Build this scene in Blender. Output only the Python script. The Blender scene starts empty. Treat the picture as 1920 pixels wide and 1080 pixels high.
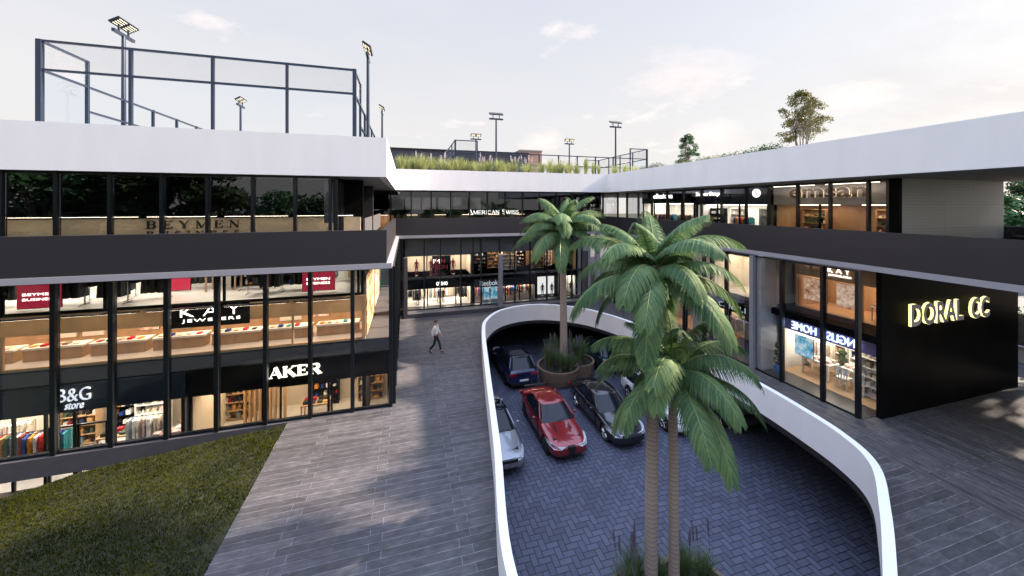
import bpy, math, random
from mathutils import Vector, Matrix
from mathutils.geometry import tessellate_polygon
R=math.radians; PI=math.pi
sc=bpy.context.scene; COL=sc.collection
random.seed(7)
EM=.60   # all lamps and lit signs share this level
H=8.0; YAW=R(16.1)
# ------------------------------------------------------------------ materials
class N:
    """tiny expression layer over shader math nodes"""
    def __init__(s,nt,sock): s.nt=nt; s.s=sock
    def op(s,o,b=None,c=None):
        n=s.nt.nodes.new('ShaderNodeMath'); n.operation=o
        for i,x in enumerate((s,b,c)):
            if x is None: continue
            if isinstance(x,N): s.nt.links.new(x.s,n.inputs[i])
            else: n.inputs[i].default_value=x
        return N(s.nt,n.outputs[0])
    def __add__(s,b): return s.op('ADD',b)
    def __sub__(s,b): return s.op('SUBTRACT',b)
    def __mul__(s,b): return s.op('MULTIPLY',b)
    def floor(s): return s.op('FLOOR')
    def mod(s,b): return s.op('FLOORED_MODULO',b)
    def lt(s,b): return s.op('LESS_THAN',b)
    def gt(s,b): return s.op('GREATER_THAN',b)
    def eq(s,b): return s.op('COMPARE',b,.5)
    def mn(s,b): return s.op('MINIMUM',b)
    def mx(s,b): return s.op('MAXIMUM',b)
def new_mat(name):
    m=bpy.data.materials.new(name); m.use_nodes=True
    nt=m.node_tree; b=nt.nodes['Principled BSDF']; return m,nt,b
def pos(nt):
    g=nt.nodes.new('ShaderNodeNewGeometry'); return g.outputs['Position']
def noise(nt,scale,detail=4,rough=.6,vec=None,stretch=None):
    v=vec or pos(nt)
    if stretch:
        mp=nt.nodes.new('ShaderNodeMapping'); mp.inputs['Scale'].default_value=stretch
        nt.links.new(v,mp.inputs[0]); v=mp.outputs[0]
    n=nt.nodes.new('ShaderNodeTexNoise'); n.inputs['Scale'].default_value=scale
    n.inputs['Detail'].default_value=detail; n.inputs['Roughness'].default_value=rough
    nt.links.new(v,n.inputs['Vector']); return n.outputs['Fac']
def ramp(nt,f,stops):
    r=nt.nodes.new('ShaderNodeValToRGB'); e=r.color_ramp.elements
    while len(e)<len(stops): e.new(.5)
    for k,(p,c) in enumerate(stops): e[k].position=p; e[k].color=(*c[:3],1)
    nt.links.new(f,r.inputs[0]); return r.outputs[0]
def mixc(nt,f,a,b,mode='MIX'):
    n=nt.nodes.new('ShaderNodeMix'); n.data_type='RGBA'; n.blend_type=mode
    for s,x in ((n.inputs[0],f),(n.inputs[6],a),(n.inputs[7],b)):
        if isinstance(x,N): nt.links.new(x.s,s)
        elif isinstance(x,(int,float)): s.default_value=x
        elif isinstance(x,tuple): s.default_value=(*x[:3],1)
        else: nt.links.new(x,s)
    return n.outputs[2]
def bump(nt,b,h,dist=.01,strength=.5):
    n=nt.nodes.new('ShaderNodeBump'); n.inputs['Strength'].default_value=strength; n.inputs['Distance'].default_value=dist
    nt.links.new(h.s if isinstance(h,N) else h,n.inputs['Height']); nt.links.new(n.outputs[0],b.inputs['Normal'])
def mat(name,c,rough=.5,metal=0,var=.08,scale=3,emit=0,ecol=None,bmp=0,coat=0,spec=None,stretch=None):
    m,nt,b=new_mat(name)
    if var:
        f=noise(nt,scale,5,.6,stretch=stretch)
        o=ramp(nt,f,[(.3,tuple(max(0,x*(1-var)) for x in c)),(.7,tuple(min(1,x*(1+var)) for x in c))])
        nt.links.new(o,b.inputs['Base Color'])
    else: b.inputs['Base Color'].default_value=(*c,1)
    b.inputs['Roughness'].default_value=rough; b.inputs['Metallic'].default_value=metal
    b.inputs['Coat Weight'].default_value=coat; b.inputs['Coat Roughness'].default_value=.04
    if spec is not None: b.inputs['Specular IOR Level'].default_value=spec
    if emit:
        b.inputs['Emission Color'].default_value=(*(ecol or c),1); b.inputs['Emission Strength'].default_value=emit*EM
    if bmp: bump(nt,b,noise(nt,scale*8,6),bmp)
    return m
def glass_mat(name,tint,ior=1.6,gain=1.0,base=0.0):
    m=bpy.data.materials.new(name); m.use_nodes=True; nt=m.node_tree; nt.nodes.clear()
    out=nt.nodes.new('ShaderNodeOutputMaterial'); mx=nt.nodes.new('ShaderNodeMixShader')
    tr=nt.nodes.new('ShaderNodeBsdfTransparent'); tr.inputs[0].default_value=(*tint,1)
    gl=nt.nodes.new('ShaderNodeBsdfGlossy'); gl.inputs['Roughness'].default_value=.0; gl.inputs[0].default_value=(.9,.93,1,1)
    fr=nt.nodes.new('ShaderNodeFresnel'); fr.inputs[0].default_value=ior
    f=N(nt,fr.outputs[0])*gain+base; f=f.mn(.95)
    nt.links.new(f.s,mx.inputs[0]); nt.links.new(tr.outputs[0],mx.inputs[1]); nt.links.new(gl.outputs[0],mx.inputs[2])
    nt.links.new(mx.outputs[0],out.inputs[0]); return m
M={}
M['white']=mat('white_render',(.86,.835,.815),.6,var=.035,scale=1.2,stretch=(1,1,.25))
M['soffit']=mat('soffit_render',(.42,.41,.40),.7,var=.04,scale=.8)
M['band']=mat('charcoal_band',(.020,.018,.021),.5,var=.05,scale=1.2)
M['trim']=mat('pale_trim',(.33,.315,.34),.5,var=.04)
M['alu']=mat('dark_aluminium',(.007,.010,.013),.32,metal=.3,var=.05)
M['black']=mat('black_panel',(.008,.008,.008),.32,var=.3,scale=1,spec=.08)
M['matblack']=mat('matt_black',(.008,.008,.009),.7,var=.1)
M['steelblue']=mat('navy_steel',(.03,.045,.075),.35,metal=.4,var=.08)
M['concrete']=mat('dark_concrete',(.055,.052,.058),.7,var=.15,scale=2,bmp=.004)
M['greycol']=mat('grey_column',(.20,.20,.22),.5,var=.04)
M['whitecol']=mat('light_column',(.42,.41,.42),.5,var=.04)
M['intgrey']=mat('interior_grey',(.09,.09,.095),.6,var=.06)
M['glass']=glass_mat('clear_glass',(.95,.96,.96),1.45,.42)
M['glassdk']=glass_mat('tinted_glass',(.84,.85,.86),1.5,.95,.01)
M['glasspad']=glass_mat('court_glass',(.975,.988,1.0),1.2,.12)
M['rubber']=mat('tyre_rubber',(.012,.012,.013),.8,var=.1)
M['chrome']=mat('rim_metal',(.45,.46,.48),.22,metal=.9,var=.03)
M['carglass']=mat('car_window_glass',(.008,.011,.016),.05,var=0,spec=.35)
M['plastic']=mat('black_trim_plastic',(.01,.01,.011),.45,var=.05)
M['lens']=mat('headlight_lens',(.55,.57,.6),.08,var=.2,scale=20,coat=1)
M['redlens']=mat('tail_lens',(.25,.01,.012),.1,var=.1,coat=1)
M['bark']=None
M['wood']=mat('warm_wood',(.44,.28,.165),.45,var=.18,scale=3,stretch=(1,1,.2))
M['woodpale']=mat('pale_wood',(.44,.27,.14),.5,var=.12,scale=3,stretch=(1,1,.2))
M['beige']=mat('beige_panel',(.50,.41,.30),.55,var=.05,scale=1)
M['cream']=mat('cream_wall',(.62,.55,.45),.6,var=.05,scale=1.5)
M['shopwhite']=mat('shop_white_wall',(.72,.70,.66),.6,var=.04)
M['shopfloor']=mat('polished_shop_floor',(.60,.57,.53),.25,var=.06,scale=1.5)
M['darkfloor']=mat('dark_wood_floor',(.05,.042,.038),.3,var=.2,scale=2,stretch=(6,1,1))
M['navyboard']=mat('navy_sign_board',(.010,.020,.035),.35,var=.25,scale=2)
M['lilacboard']=mat('lilac_sign_board',(.16,.13,.30),.5,var=.05)
M['lit_warm']=mat('warm_ceiling_lamp',(1,.8,.55),.5,var=0,emit=5.6,ecol=(1,.76,.50))
M['lit_white']=mat('white_ceiling_lamp',(1,.95,.85),.5,var=0,emit=7.5,ecol=(1,.9,.76))
M['lit_orange']=mat('amber_ceiling_lamp',(1,.7,.4),.5,var=0,emit=3.5,ecol=(1,.74,.50))
M['lit_fascia_fill']=mat('added_fascia_glow',(1,.85,.65),.5,var=0,emit=8,ecol=(1,.82,.6))  # glow of the light bars added over the fascias
M['glassclear']=glass_mat('upper_right_glass',(.93,.94,.95),1.45,.38)
M['led']=mat('led_strip',(1,.9,.6),.4,var=0,emit=.9,ecol=(1,.88,.6))
M['halo']=mat('yellow_halo_letter',(1,.9,.3),.4,var=0,emit=.95,ecol=(1,.90,.36))
M['black'].node_tree.nodes['Principled BSDF'].inputs['IOR'].default_value=1.12
M['bluehalo']=mat('blue_lit_letter',(.5,.7,1),.4,var=0,emit=2.2,ecol=(.45,.66,1))
M['letwhite']=mat('white_lit_letter',(.9,.88,.8),.4,var=0,emit=1.6,ecol=(1,.97,.9))
M['letcream']=mat('cream_lit_letter',(.9,.85,.7),.4,var=0,emit=1.1,ecol=(1,.93,.72))
M['letpale']=mat('pale_letter',(.6,.62,.66),.4,var=0,emit=.35,ecol=(.8,.88,1))
M['letgrey']=mat('brushed_letter',(.62,.62,.62),.5,var=.03)
M['letdark']=mat('dark_letter',(.012,.012,.012),.35,var=0)
M['edgeglow']=mat('dim_letter_edge',(.6,.5,.35),.4,var=0,emit=.35,ecol=(1,.8,.5))
M['fasciagrey']=mat('grey_brown_fascia',(.30,.27,.26),.5,var=.04)
M['letbrown']=mat('brown_letter',(.10,.045,.028),.35,var=.1)
M['vitrine']=mat('lit_white_vitrine',(.8,.8,.78),.6,var=.02,emit=.42,ecol=(1,.98,.95))
M['skin']=mat('skin',(.50,.29,.20),.55,var=.05)
M['shirt']=mat('white_shirt',(.74,.72,.66),.8,var=.05,scale=9)
M['trousers']=mat('dark_trousers',(.018,.020,.022),.85,var=.15,scale=9)
M['hair']=mat('brown_hair',(.07,.028,.018),.7,var=.2,scale=30)
M['mannblack']=mat('black_mannequin',(.010,.010,.010),.35,var=0)
M['mannpink']=mat('pink_dress_fabric',(.45,.06,.09),.8,var=.25,scale=12)
M['terracotta']=mat('slatted_planter_wood',(.17,.115,.08),.65,var=.2)
M['soil']=mat('planter_soil',(.03,.022,.016),.95,var=.3,scale=12,bmp=.01)
def mesh_screen():
    m=bpy.data.materials.new('wire_mesh'); m.use_nodes=True; nt=m.node_tree; nt.nodes.clear()
    out=nt.nodes.new('ShaderNodeOutputMaterial'); mx=nt.nodes.new('ShaderNodeMixShader')
    tr=nt.nodes.new('ShaderNodeBsdfTransparent'); df=nt.nodes.new('ShaderNodeBsdfDiffuse'); df.inputs[0].default_value=(.3,.3,.32,1)
    sp=nt.nodes.new('ShaderNodeSeparateXYZ'); nt.links.new(pos(nt),sp.inputs[0])
    x=N(nt,sp.outputs[0])+N(nt,sp.outputs[1]); z=N(nt,sp.outputs[2])
    a=((x+z)*14).mod(1.).lt(.04); b=((x-z)*14).mod(1.).lt(.04)
    f=a.mx(b); nt.links.new(f.s,mx.inputs[0]); nt.links.new(tr.outputs[0],mx.inputs[1]); nt.links.new(df.outputs[0],mx.inputs[2])
    nt.links.new(mx.outputs[0],out.inputs[0]); return m
M['wire']=mesh_screen()
def leaf_mat(name,c1,c2,scale=1.5,trans=.3,rough=.5):
    m,nt,b=new_mat(name); g=nt.nodes.new('ShaderNodeNewGeometry'); f=((N(nt,noise(nt,scale,3))-.5)*.9+(N(nt,g.outputs['Random Per Island'])-.5)*.42+.5).s
    o=ramp(nt,f,[(.3,c1),(.7,c2)]); nt.links.new(o,b.inputs['Base Color']); b.inputs['Roughness'].default_value=rough
    b.inputs['Specular IOR Level'].default_value=.3
    t=nt.nodes.new('ShaderNodeBsdfTranslucent'); nt.links.new(o,t.inputs[0]); mx=nt.nodes.new('ShaderNodeMixShader'); mx.inputs[0].default_value=trans
    nt.links.new(b.outputs[0],mx.inputs[1]); nt.links.new(t.outputs[0],mx.inputs[2]); nt.links.new(mx.outputs[0],nt.nodes['Material Output'].inputs[0])
    return m
M['frond']=leaf_mat('palm_leaf',(.06,.135,.06),(.17,.25,.09),2.2,.3,.65)
M['rachis']=mat('palm_rachis',(.22,.26,.09),.5,var=.1)
M['leafol']=leaf_mat('olive_leaf',(.07,.085,.02),(.17,.15,.04),2.)
M['leafgr']=leaf_mat('green_leaf',(.03,.09,.035),(.07,.15,.06),2.)
M['leafdk']=leaf_mat('dark_leaf',(.018,.04,.014),(.045,.085,.025),1.)
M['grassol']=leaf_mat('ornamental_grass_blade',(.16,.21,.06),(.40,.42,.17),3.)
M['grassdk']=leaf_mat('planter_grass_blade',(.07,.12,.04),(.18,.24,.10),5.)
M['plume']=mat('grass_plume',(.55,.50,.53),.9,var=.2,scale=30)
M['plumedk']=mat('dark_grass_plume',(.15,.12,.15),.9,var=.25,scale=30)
M['lawnblade']=leaf_mat('lawn_blade',(.010,.016,.001),(.052,.056,.004),.8,.25,.95)
M['lawnblade'].node_tree.nodes['Principled BSDF'].inputs['Specular IOR Level'].default_value=.02
def bark(name,c1,c2,k):
    m,nt,b=new_mat(name); sp=nt.nodes.new('ShaderNodeSeparateXYZ'); nt.links.new(pos(nt),sp.inputs[0])
    n=N(nt,noise(nt,5,3)); z=N(nt,sp.outputs[2])*k+n*1.1
    r=(z.mod(1.)); o=ramp(nt,r.s,[(0,c1),(.12,c1),(.3,c2),(1,tuple((a+b_)/2 for a,b_ in zip(c1,c2)))])
    nt.links.new(o,b.inputs['Base Color']); b.inputs['Roughness'].default_value=.8; bump(nt,b,r,.02,.6); return m
M['palmbark']=bark('ringed_palm_bark',(.25,.19,.15),(.42,.33,.265),9)
M['treebark']=mat('tree_bark',(.22,.19,.17),.8,var=.2,scale=10)
# plaza plank paving
def plaza_mat():
    m,nt,b=new_mat('plank_paving'); P=pos(nt); sp=nt.nodes.new('ShaderNodeSeparateXYZ'); nt.links.new(P,sp.inputs[0])
    x,y=N(nt,sp.outputs[0]),N(nt,sp.outputs[1])
    def brick(swap):
        cb=nt.nodes.new('ShaderNodeCombineXYZ')
        a,c=(y,x) if swap else (x,y)
        nt.links.new((a+ (7.3 if swap else .56)).s,cb.inputs[0]); nt.links.new((c+(1.55 if swap else .0)).s,cb.inputs[1])
        t=nt.nodes.new('ShaderNodeTexBrick'); nt.links.new(cb.outputs[0],t.inputs[0])
        t.offset=.14; t.offset_frequency=2; t.squash=1
        for k,v in (('Scale',1.),('Brick Width',2.05),('Row Height',.225),('Mortar Size',.0045),('Mortar Smooth',.15),('Bias',0.)): t.inputs[k].default_value=v
        t.inputs['Color1'].default_value=(.040,.038,.040,1); t.inputs['Color2'].default_value=(.070,.066,.069,1); t.inputs['Mortar'].default_value=(.20,.19,.205,1)
        st=(1.,3.2,1) if not swap else (3.2,1.,1)
        g=noise(nt,2.6,8,.72,stretch=st)
        c=mixc(nt,.75,t.outputs['Color'],ramp(nt,g,[(.34,(.5,.5,.5)),(.5,(1,1,1)),(.66,(1.8,1.78,1.75))]),'MULTIPLY')
        return c,t.outputs['Fac']
    c1,f1=brick(False); c2,f2=brick(True)
    side=x.gt(14.62)
    col=mixc(nt,side,c1,c2)
    big=noise(nt,.35,4); col=mixc(nt,.6,col,ramp(nt,big,[(.35,(.8,.8,.8)),(.65,(1.25,1.24,1.22))]),'MULTIPLY')
    fine=noise(nt,38,4,.7); col=mixc(nt,.5,col,ramp(nt,fine,[(.3,(.6,.6,.6)),(.7,(1.45,1.45,1.45))]),'MULTIPLY')
    nt.links.new(col,b.inputs['Base Color'])
    rg=ramp(nt,noise(nt,3,5),[(.3,(.55,)*3),(.7,(.8,)*3)]); nt.links.new(rg,b.inputs['Roughness'])
    fac=N(nt,f1)*(side*-1+1)+N(nt,f2)*side
    bump(nt,b,fac*-1+N(nt,fine)*.3,.004,.6); return m
def court_mat():
    m,nt,b=new_mat('herringbone_paving'); sp=nt.nodes.new('ShaderNodeSeparateXYZ'); nt.links.new(pos(nt),sp.inputs[0])
    u=.2; x=N(nt,sp.outputs[0])*(1/u)+200; y=N(nt,sp.outputs[1])*(1/u)+200
    i,j=x.floor(),y.floor(); fx,fy=x-i,y-j; m_=(i-j).mod(4.)
    k0,k1,k2,k3=[m_.eq(float(k)) for k in range(4)]
    d=(fx+k1*9).mn((fx*-1+1)+k0*9).mn(fy+k2*9).mn((fy*-1+1)+k3*9)
    mortar=d.lt(.07)
    ai=i-k1; aj=j-k2
    cb=nt.nodes.new('ShaderNodeCombineXYZ'); nt.links.new(ai.s,cb.inputs[0]); nt.links.new(aj.s,cb.inputs[1])
    wn=nt.nodes.new('ShaderNodeTexWhiteNoise'); wn.noise_dimensions='2D'; nt.links.new(cb.outputs[0],wn.inputs['Vector'])
    c=ramp(nt,wn.outputs['Value'],[(0,(.055,.060,.092)),(1,(.085,.092,.132))])
    c=mixc(nt,.6,c,ramp(nt,noise(nt,30,5,.7),[(.3,(.6,.6,.6)),(.7,(1.4,1.4,1.4))]),'MULTIPLY')
    c=mixc(nt,.5,c,ramp(nt,noise(nt,.5,4),[(.35,(.8,.8,.8)),(.65,(1.2,1.2,1.2))]),'MULTIPLY')
    c=mixc(nt,mortar,c,(.012,.013,.02)); nt.links.new(c,b.inputs['Base Color']); b.inputs['Roughness'].default_value=.6
    bump(nt,b,(mortar*-1+1),.006,.5); return m
def grass_ground():
    return mat('turf_soil',(.02,.024,.006),.95,var=.5,scale=4,bmp=.03)
M['plaza']=plaza_mat(); M['court']=court_mat(); M['turf']=grass_ground()
M['tilewall']=None
def tile_mat():
    m,nt,b=new_mat('grey_mosaic_tile'); sp=nt.nodes.new('ShaderNodeSeparateXYZ'); nt.links.new(pos(nt),sp.inputs[0])
    x=N(nt,sp.outputs[0])+N(nt,sp.outputs[1]); z=N(nt,sp.outputs[2])
    g=((x*8).mod(1.).lt(.12)).mx((z*8).mod(1.).lt(.12)); G=((x*1.0).mod(1.).lt(.02)).mx((z*1.0).mod(1.).lt(.02))
    c=mixc(nt,g,(.78,.78,.77),(.64,.64,.64)); c=mixc(nt,G,c,(.55,.55,.55)); nt.links.new(c,b.inputs['Base Color']); b.inputs['Roughness'].default_value=.5; return m
M['tilewall']=tile_mat()
def poster_mat(name,cols,scale,emit=.5):
    m,nt,b=new_mat(name); n=noise(nt,scale*.55,3,.5); n2=noise(nt,scale*2.2,4,.6); mixn=N(nt,n)*.9+(N(nt,n2)-.5)*.5+.0
    o=ramp(nt,mixn.s,[(.2+.6*k/(len(cols)-1),c) for k,c in enumerate(cols)])
    nt.links.new(o,b.inputs['Base Color']); nt.links.new(o,b.inputs['Emission Color']); b.inputs['Emission Strength'].default_value=emit*EM; b.inputs['Roughness'].default_value=.4; return m
M['poster_crowd']=poster_mat('backlit_crowd_poster',[(.05,.02,.01),(.5,.22,.08),(.8,.6,.4),(.1,.05,.03)],3.5)
M['poster_red']=poster_mat('red_sale_poster',[(.28,.01,.03),(.38,.02,.05),(.30,.01,.04)],14,.35)
M['poster_photo']=poster_mat('backlit_portrait_poster',[(.12,.05,.03),(.5,.28,.18),(.75,.62,.5),(.25,.12,.08)],4,.35)
M['poster_blue']=poster_mat('blue_display_picture',[(.02,.08,.2),(.1,.35,.5),(.6,.7,.75),(.02,.03,.06)],3,.4)
# ------------------------------------------------------------------ mesh helpers
class MB:
    def __init__(s): s.v=[]; s.f=[]; s.m=[]
    def add(s,vs,fs,m=0):
        o=len(s.v); s.v+= [tuple(v) for v in vs]; s.f+=[tuple(i+o for i in f) for f in fs]; s.m+=[m]*len(fs); return s
    def box(s,x0,x1,y0,y1,z0,z1,m=0):
        if x0>x1:x0,x1=x1,x0
        if y0>y1:y0,y1=y1,y0
        return s.add([(x0,y0,z0),(x1,y0,z0),(x1,y1,z0),(x0,y1,z0),(x0,y0,z1),(x1,y0,z1),(x1,y1,z1),(x0,y1,z1)],
            [(0,3,2,1),(4,5,6,7),(0,1,5,4),(1,2,6,5),(2,3,7,6),(3,0,4,7)],m)
    def prism(s,poly,z0,z1,m=0):
        n=len(poly); s.add([(x,y,z0) for x,y in poly]+[(x,y,z1) for x,y in poly],
            [tuple(range(n-1,-1,-1)),tuple(range(n,2*n))]+[(i,(i+1)%n,n+(i+1)%n,n+i) for i in range(n)],m); return s
    def tube(s,pts,rs,n=8,m=0,cap=True):
        if not isinstance(rs,(list,tuple)): rs=[rs]*len(pts)
        P=[Vector(p) for p in pts]; vs=[]; ref=None
        for k,p in enumerate(P):
            t=(P[min(k+1,len(P)-1)]-P[max(k-1,0)]); t=t.normalized() if t.length>1e-9 else Vector((0,0,1))
            if ref is None: ref=Vector((1,0,0)) if abs(t.x)<.9 else Vector((0,1,0))
            a=(ref-t*ref.dot(t)).normalized(); ref=a; b=t.cross(a)
            vs+=[p+(a*math.cos(2*PI*i/n)+b*math.sin(2*PI*i/n))*rs[k] for i in range(n)]
        fs=[(k*n+i,k*n+(i+1)%n,(k+1)*n+(i+1)%n,(k+1)*n+i) for k in range(len(P)-1) for i in range(n)]
        if cap: fs+=[tuple(range(n-1,-1,-1)),tuple((len(P)-1)*n+i for i in range(n))]
        return s.add(vs,fs,m)
    def lathe(s,prof,n=24,m=0,c=(0,0)):
        vs=[(c[0]+r*math.cos(2*PI*i/n),c[1]+r*math.sin(2*PI*i/n),z) for r,z in prof for i in range(n)]
        fs=[(k*n+i,k*n+(i+1)%n,(k+1)*n+(i+1)%n,(k+1)*n+i) for k in range(len(prof)-1) for i in range(n)]
        return s.add(vs,fs,m)
    def ball(s,c,r,n=10,m=0,sq=(1,1,1)):
        k=max(4,n//2+1); vs=[];
        for a in range(k+1):
            th=PI*a/k
            for i in range(n):
                ph=2*PI*i/n; vs.append((c[0]+r*sq[0]*math.sin(th)*math.cos(ph),c[1]+r*sq[1]*math.sin(th)*math.sin(ph),c[2]-r*sq[2]*math.cos(th)))
        return s.add(vs,[(a*n+i,a*n+(i+1)%n,(a+1)*n+(i+1)%n,(a+1)*n+i) for a in range(k) for i in range(n)],m)
    def mesh(s,name,mats,smooth=False):
        me=bpy.data.meshes.new(name); me.from_pydata(s.v,[],s.f)
        for x in (mats if isinstance(mats,(list,tuple)) else [mats]): me.materials.append(x)
        me.polygons.foreach_set('material_index',s.m)
        if smooth: me.polygons.foreach_set('use_smooth',[True]*len(s.f))
        me.update(); return me
    def build(s,name,mats,parent=None,smooth=False,world=True):
        me=s.mesh(name,mats,smooth)
        o=bpy.data.objects.new(name,me); COL.objects.link(o)
        if parent is not None:
            o.parent=parent
            if world:
                r=parent; off=Vector((0,0,0))
                while r is not None: off+=r.location; r=r.parent
                me.transform(Matrix.Translation(-off))
        return o
def tag(o,label=None,cat=None,group=None,kind=None):
    if label: o['label']=label
    if cat: o['category']=cat
    if group: o['group']=group
    if kind: o['kind']=kind
    return o
def thing(name,label,cat,loc=(0,0,0),rz=0,group=None):
    o=bpy.data.objects.new(name,None); COL.objects.link(o); o.location=loc; o.rotation_euler=(0,0,rz); o.empty_display_size=.2
    return tag(o,label,cat,group)
def child(name,me,parent,loc=(0,0,0),rot=(0,0,0),scale=(1,1,1)):
    o=bpy.data.objects.new(name,me); COL.objects.link(o); o.parent=parent; o.location=loc; o.rotation_euler=rot; o.scale=scale; return o
def copy_thing(src,loc,rz=0,label=None,group=None,scale=None):
    def rec(o,p):
        c=o.copy(); COL.objects.link(c)
        if p is not None: c.parent=p
        for ch in o.children: rec(ch,c)
        return c
    r=rec(src,None); r.location=loc; r.rotation_euler=(0,0,rz)
    if scale: r.scale=(scale,)*3 if isinstance(scale,(int,float)) else scale
    if label: r['label']=label
    if group: r['group']=group
    return r
def struct(o): o['kind']='structure'; return o
DG=None
def bake(o):
    """replace modifiers by their result"""
    dg=bpy.context.evaluated_depsgraph_get(); me=bpy.data.meshes.new_from_object(o.evaluated_get(dg)); o.modifiers.clear(); o.data=me; return o
def text_mesh(s,w,h,depth,front,side=None,offset=0,mirror=False,space=1.0,shear=0):
    cu=bpy.data.curves.new('txt','FONT'); cu.body=s; cu.size=1; cu.extrude=.5; cu.offset=offset; cu.space_character=space; cu.shear=shear; cu.resolution_u=3
    o=bpy.data.objects.new('txt',cu); COL.objects.link(o); dg=bpy.context.evaluated_depsgraph_get(); dg.update()
    me=bpy.data.meshes.new_from_object(o.evaluated_get(dg)); bpy.data.objects.remove(o); bpy.data.curves.remove(cu)
    xs=[v.co.x for v in me.vertices]; ys=[v.co.y for v in me.vertices]; x0,x1,y0,y1=min(xs),max(xs),min(ys),max(ys)
    for v in me.vertices:
        x=(v.co.x-x0)/(x1-x0)*w; z=(v.co.y-y0)/(y1-y0)*h; y=-(v.co.z+.5)*depth    # faces -Y
        if mirror: x=w-x
        v.co=(x,y,z)
    if mirror: me.flip_normals()
    me.materials.clear(); me.materials.append(front); me.materials.append(side or front); me.update()
    for p in me.polygons: p.material_index=0 if p.normal.y<-.7 else 1
    return me
def sign_text(parent,s,w,h,depth,loc,front,side=None,name='lettering',rz=0,**k):
    """loc = lower left corner of the text on the wall face, text faces local -Y"""
    return child(name,text_mesh(s,w,h,depth,front,side,**k),parent,loc,(0,0,rz))
# small serif capital font made of strokes: (x0,y0,x1,y1,thick) in a 1-high cell, serifs (x,y)
def arc(cx,cy,rx,ry,a0,a1,t0,t1,n=8):
    o=[]
    for k in range(n):
        a=R(a0+(a1-a0)*k/n); b=R(a0+(a1-a0)*(k+1)/n); m=(a+b)/2
        o.append((cx+rx*math.cos(a),cy+ry*math.sin(a),cx+rx*math.cos(b),cy+ry*math.sin(b),t0+(t1-t0)*abs(math.cos(m))))
    return o
def serif_font(T,t):
    return {
    'A':(.86,[(.08,0,.43,1,t),(.43,1,.76,0,T),(.2,.33,.66,.33,t)],[(.08,0),(.76,0)]),
    'K':(.9,[(.15,0,.15,1,T),(.15,.42,.74,1,t),(.36,.6,.78,0,T)],[(.15,0),(.15,1),(.74,1),(.78,0)]),
    'E':(.74,[(.15,0,.15,1,T),(.15,.98,.64,.98,t),(.15,.5,.5,.5,t),(.15,.02,.66,.02,t),(.64,.98,.64,.78,t),(.66,.02,.66,.24,t),(.5,.4,.5,.6,t)],[(.15,0),(.15,1)]),
    'R':(.86,[(.15,0,.15,1,T),(.15,.98,.42,.98,t),(.15,.5,.42,.5,t)]+arc(.42,.74,.22,.24,90,-90,t,T)+[(.42,.5,.72,0,T)],[(.15,0),(.15,1),(.74,0)]),
    'B':(.8,[(.15,0,.15,1,T),(.15,.98,.42,.98,t),(.15,.52,.42,.52,t),(.15,.02,.42,.02,t)]+arc(.42,.75,.2,.23,90,-90,t,T)+arc(.42,.27,.24,.25,90,-90,t,T),[(.13,0),(.13,1)]),
    'Y':(.84,[(.08,1,.42,.45,T),(.76,1,.42,.45,t),(.42,.45,.42,0,T)],[(.08,1),(.76,1),(.42,0)]),
    'M':(1.04,[(.14,0,.14,1,t),(.14,1,.5,.05,T),(.5,.05,.86,1,t),(.86,1,.86,0,T)],[(.14,0),(.86,0),(.12,1),(.88,1)]),
    'N':(.9,[(.14,0,.14,1,t),(.14,1,.74,0,T),(.74,0,.74,1,t)],[(.14,0),(.12,1),(.74,1)]),
    'U':(.86,[(.15,1,.15,.3,T),(.71,1,.71,.3,t)]+arc(.43,.3,.28,.28,180,360,t,T),[(.15,1),(.71,1)]),
    'S':(.66,arc(.33,.74,.22,.24,30,270,t,T)+arc(.33,.26,.24,.24,90,-150,t,T),[]),
    'I':(.36,[(.18,0,.18,1,T)],[(.18,0),(.18,1)]),
    'W':(1.2,[(.08,1,.35,0,T),(.35,0,.6,.95,t),(.6,.95,.85,0,T),(.85,0,1.1,1,t)],[(.08,1),(1.1,1),(.6,1)]),
    'C':(.86,arc(.46,.5,.34,.48,45,315,t,T,14),[]),
    'L':(.7,[(.15,0,.15,1,T),(.15,.02,.6,.02,t),(.6,.02,.6,.24,t)],[(.15,0),(.15,1)]),
    ' ':(.5,[],[]),
    }
def serif_text(parent,s,w,h,depth,loc,m,T=.14,t=.045,sw=.12,gap=.1,rz=0,name='lettering',small=None):
    F_=serif_font(T,t); mb=MB(); x=0; segs=[]
    for k,ch in enumerate(s):
        cw,st,se=F_[ch]; q=small if (small and k not in small[1]) else None; f=small[0] if q else 1
        for (a,b,c,d,th) in st: segs.append((x+a*f,b*f,x+c*f,d*f,th*f))
        for (a,b) in se: segs.append((x+(a-sw)*f,b*f,x+(a+sw)*f,b*f,.05*f))
        x+=(cw+gap)*f
    x-=gap
    for a,b,c,d,th in segs:
        X0,Z0,X1,Z1=a*w/x,b*h,c*w/x,d*h; L=math.hypot(X1-X0,Z1-Z0)
        if L<1e-6: continue
        nx,nz=-(Z1-Z0)/L*th*h/2,(X1-X0)/L*th*h/2; ex,ez=(X1-X0)/L*th*h*.15,(Z1-Z0)/L*th*h*.15
        q=[(X0-ex+nx,Z0-ez+nz),(X0-ex-nx,Z0-ez-nz),(X1+ex-nx,Z1+ez-nz),(X1+ex+nx,Z1+ez+nz)]
        dd=depth+random.uniform(0,.002)
        mb.add([(a_,0,b_) for a_,b_ in q]+[(a_,-dd,b_) for a_,b_ in q],[(3,2,1,0),(4,5,6,7),(0,1,5,4),(1,2,6,5),(2,3,7,6),(3,0,4,7)])
    return child(name,mb.mesh(name,m),parent,loc,(0,0,rz))
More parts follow.
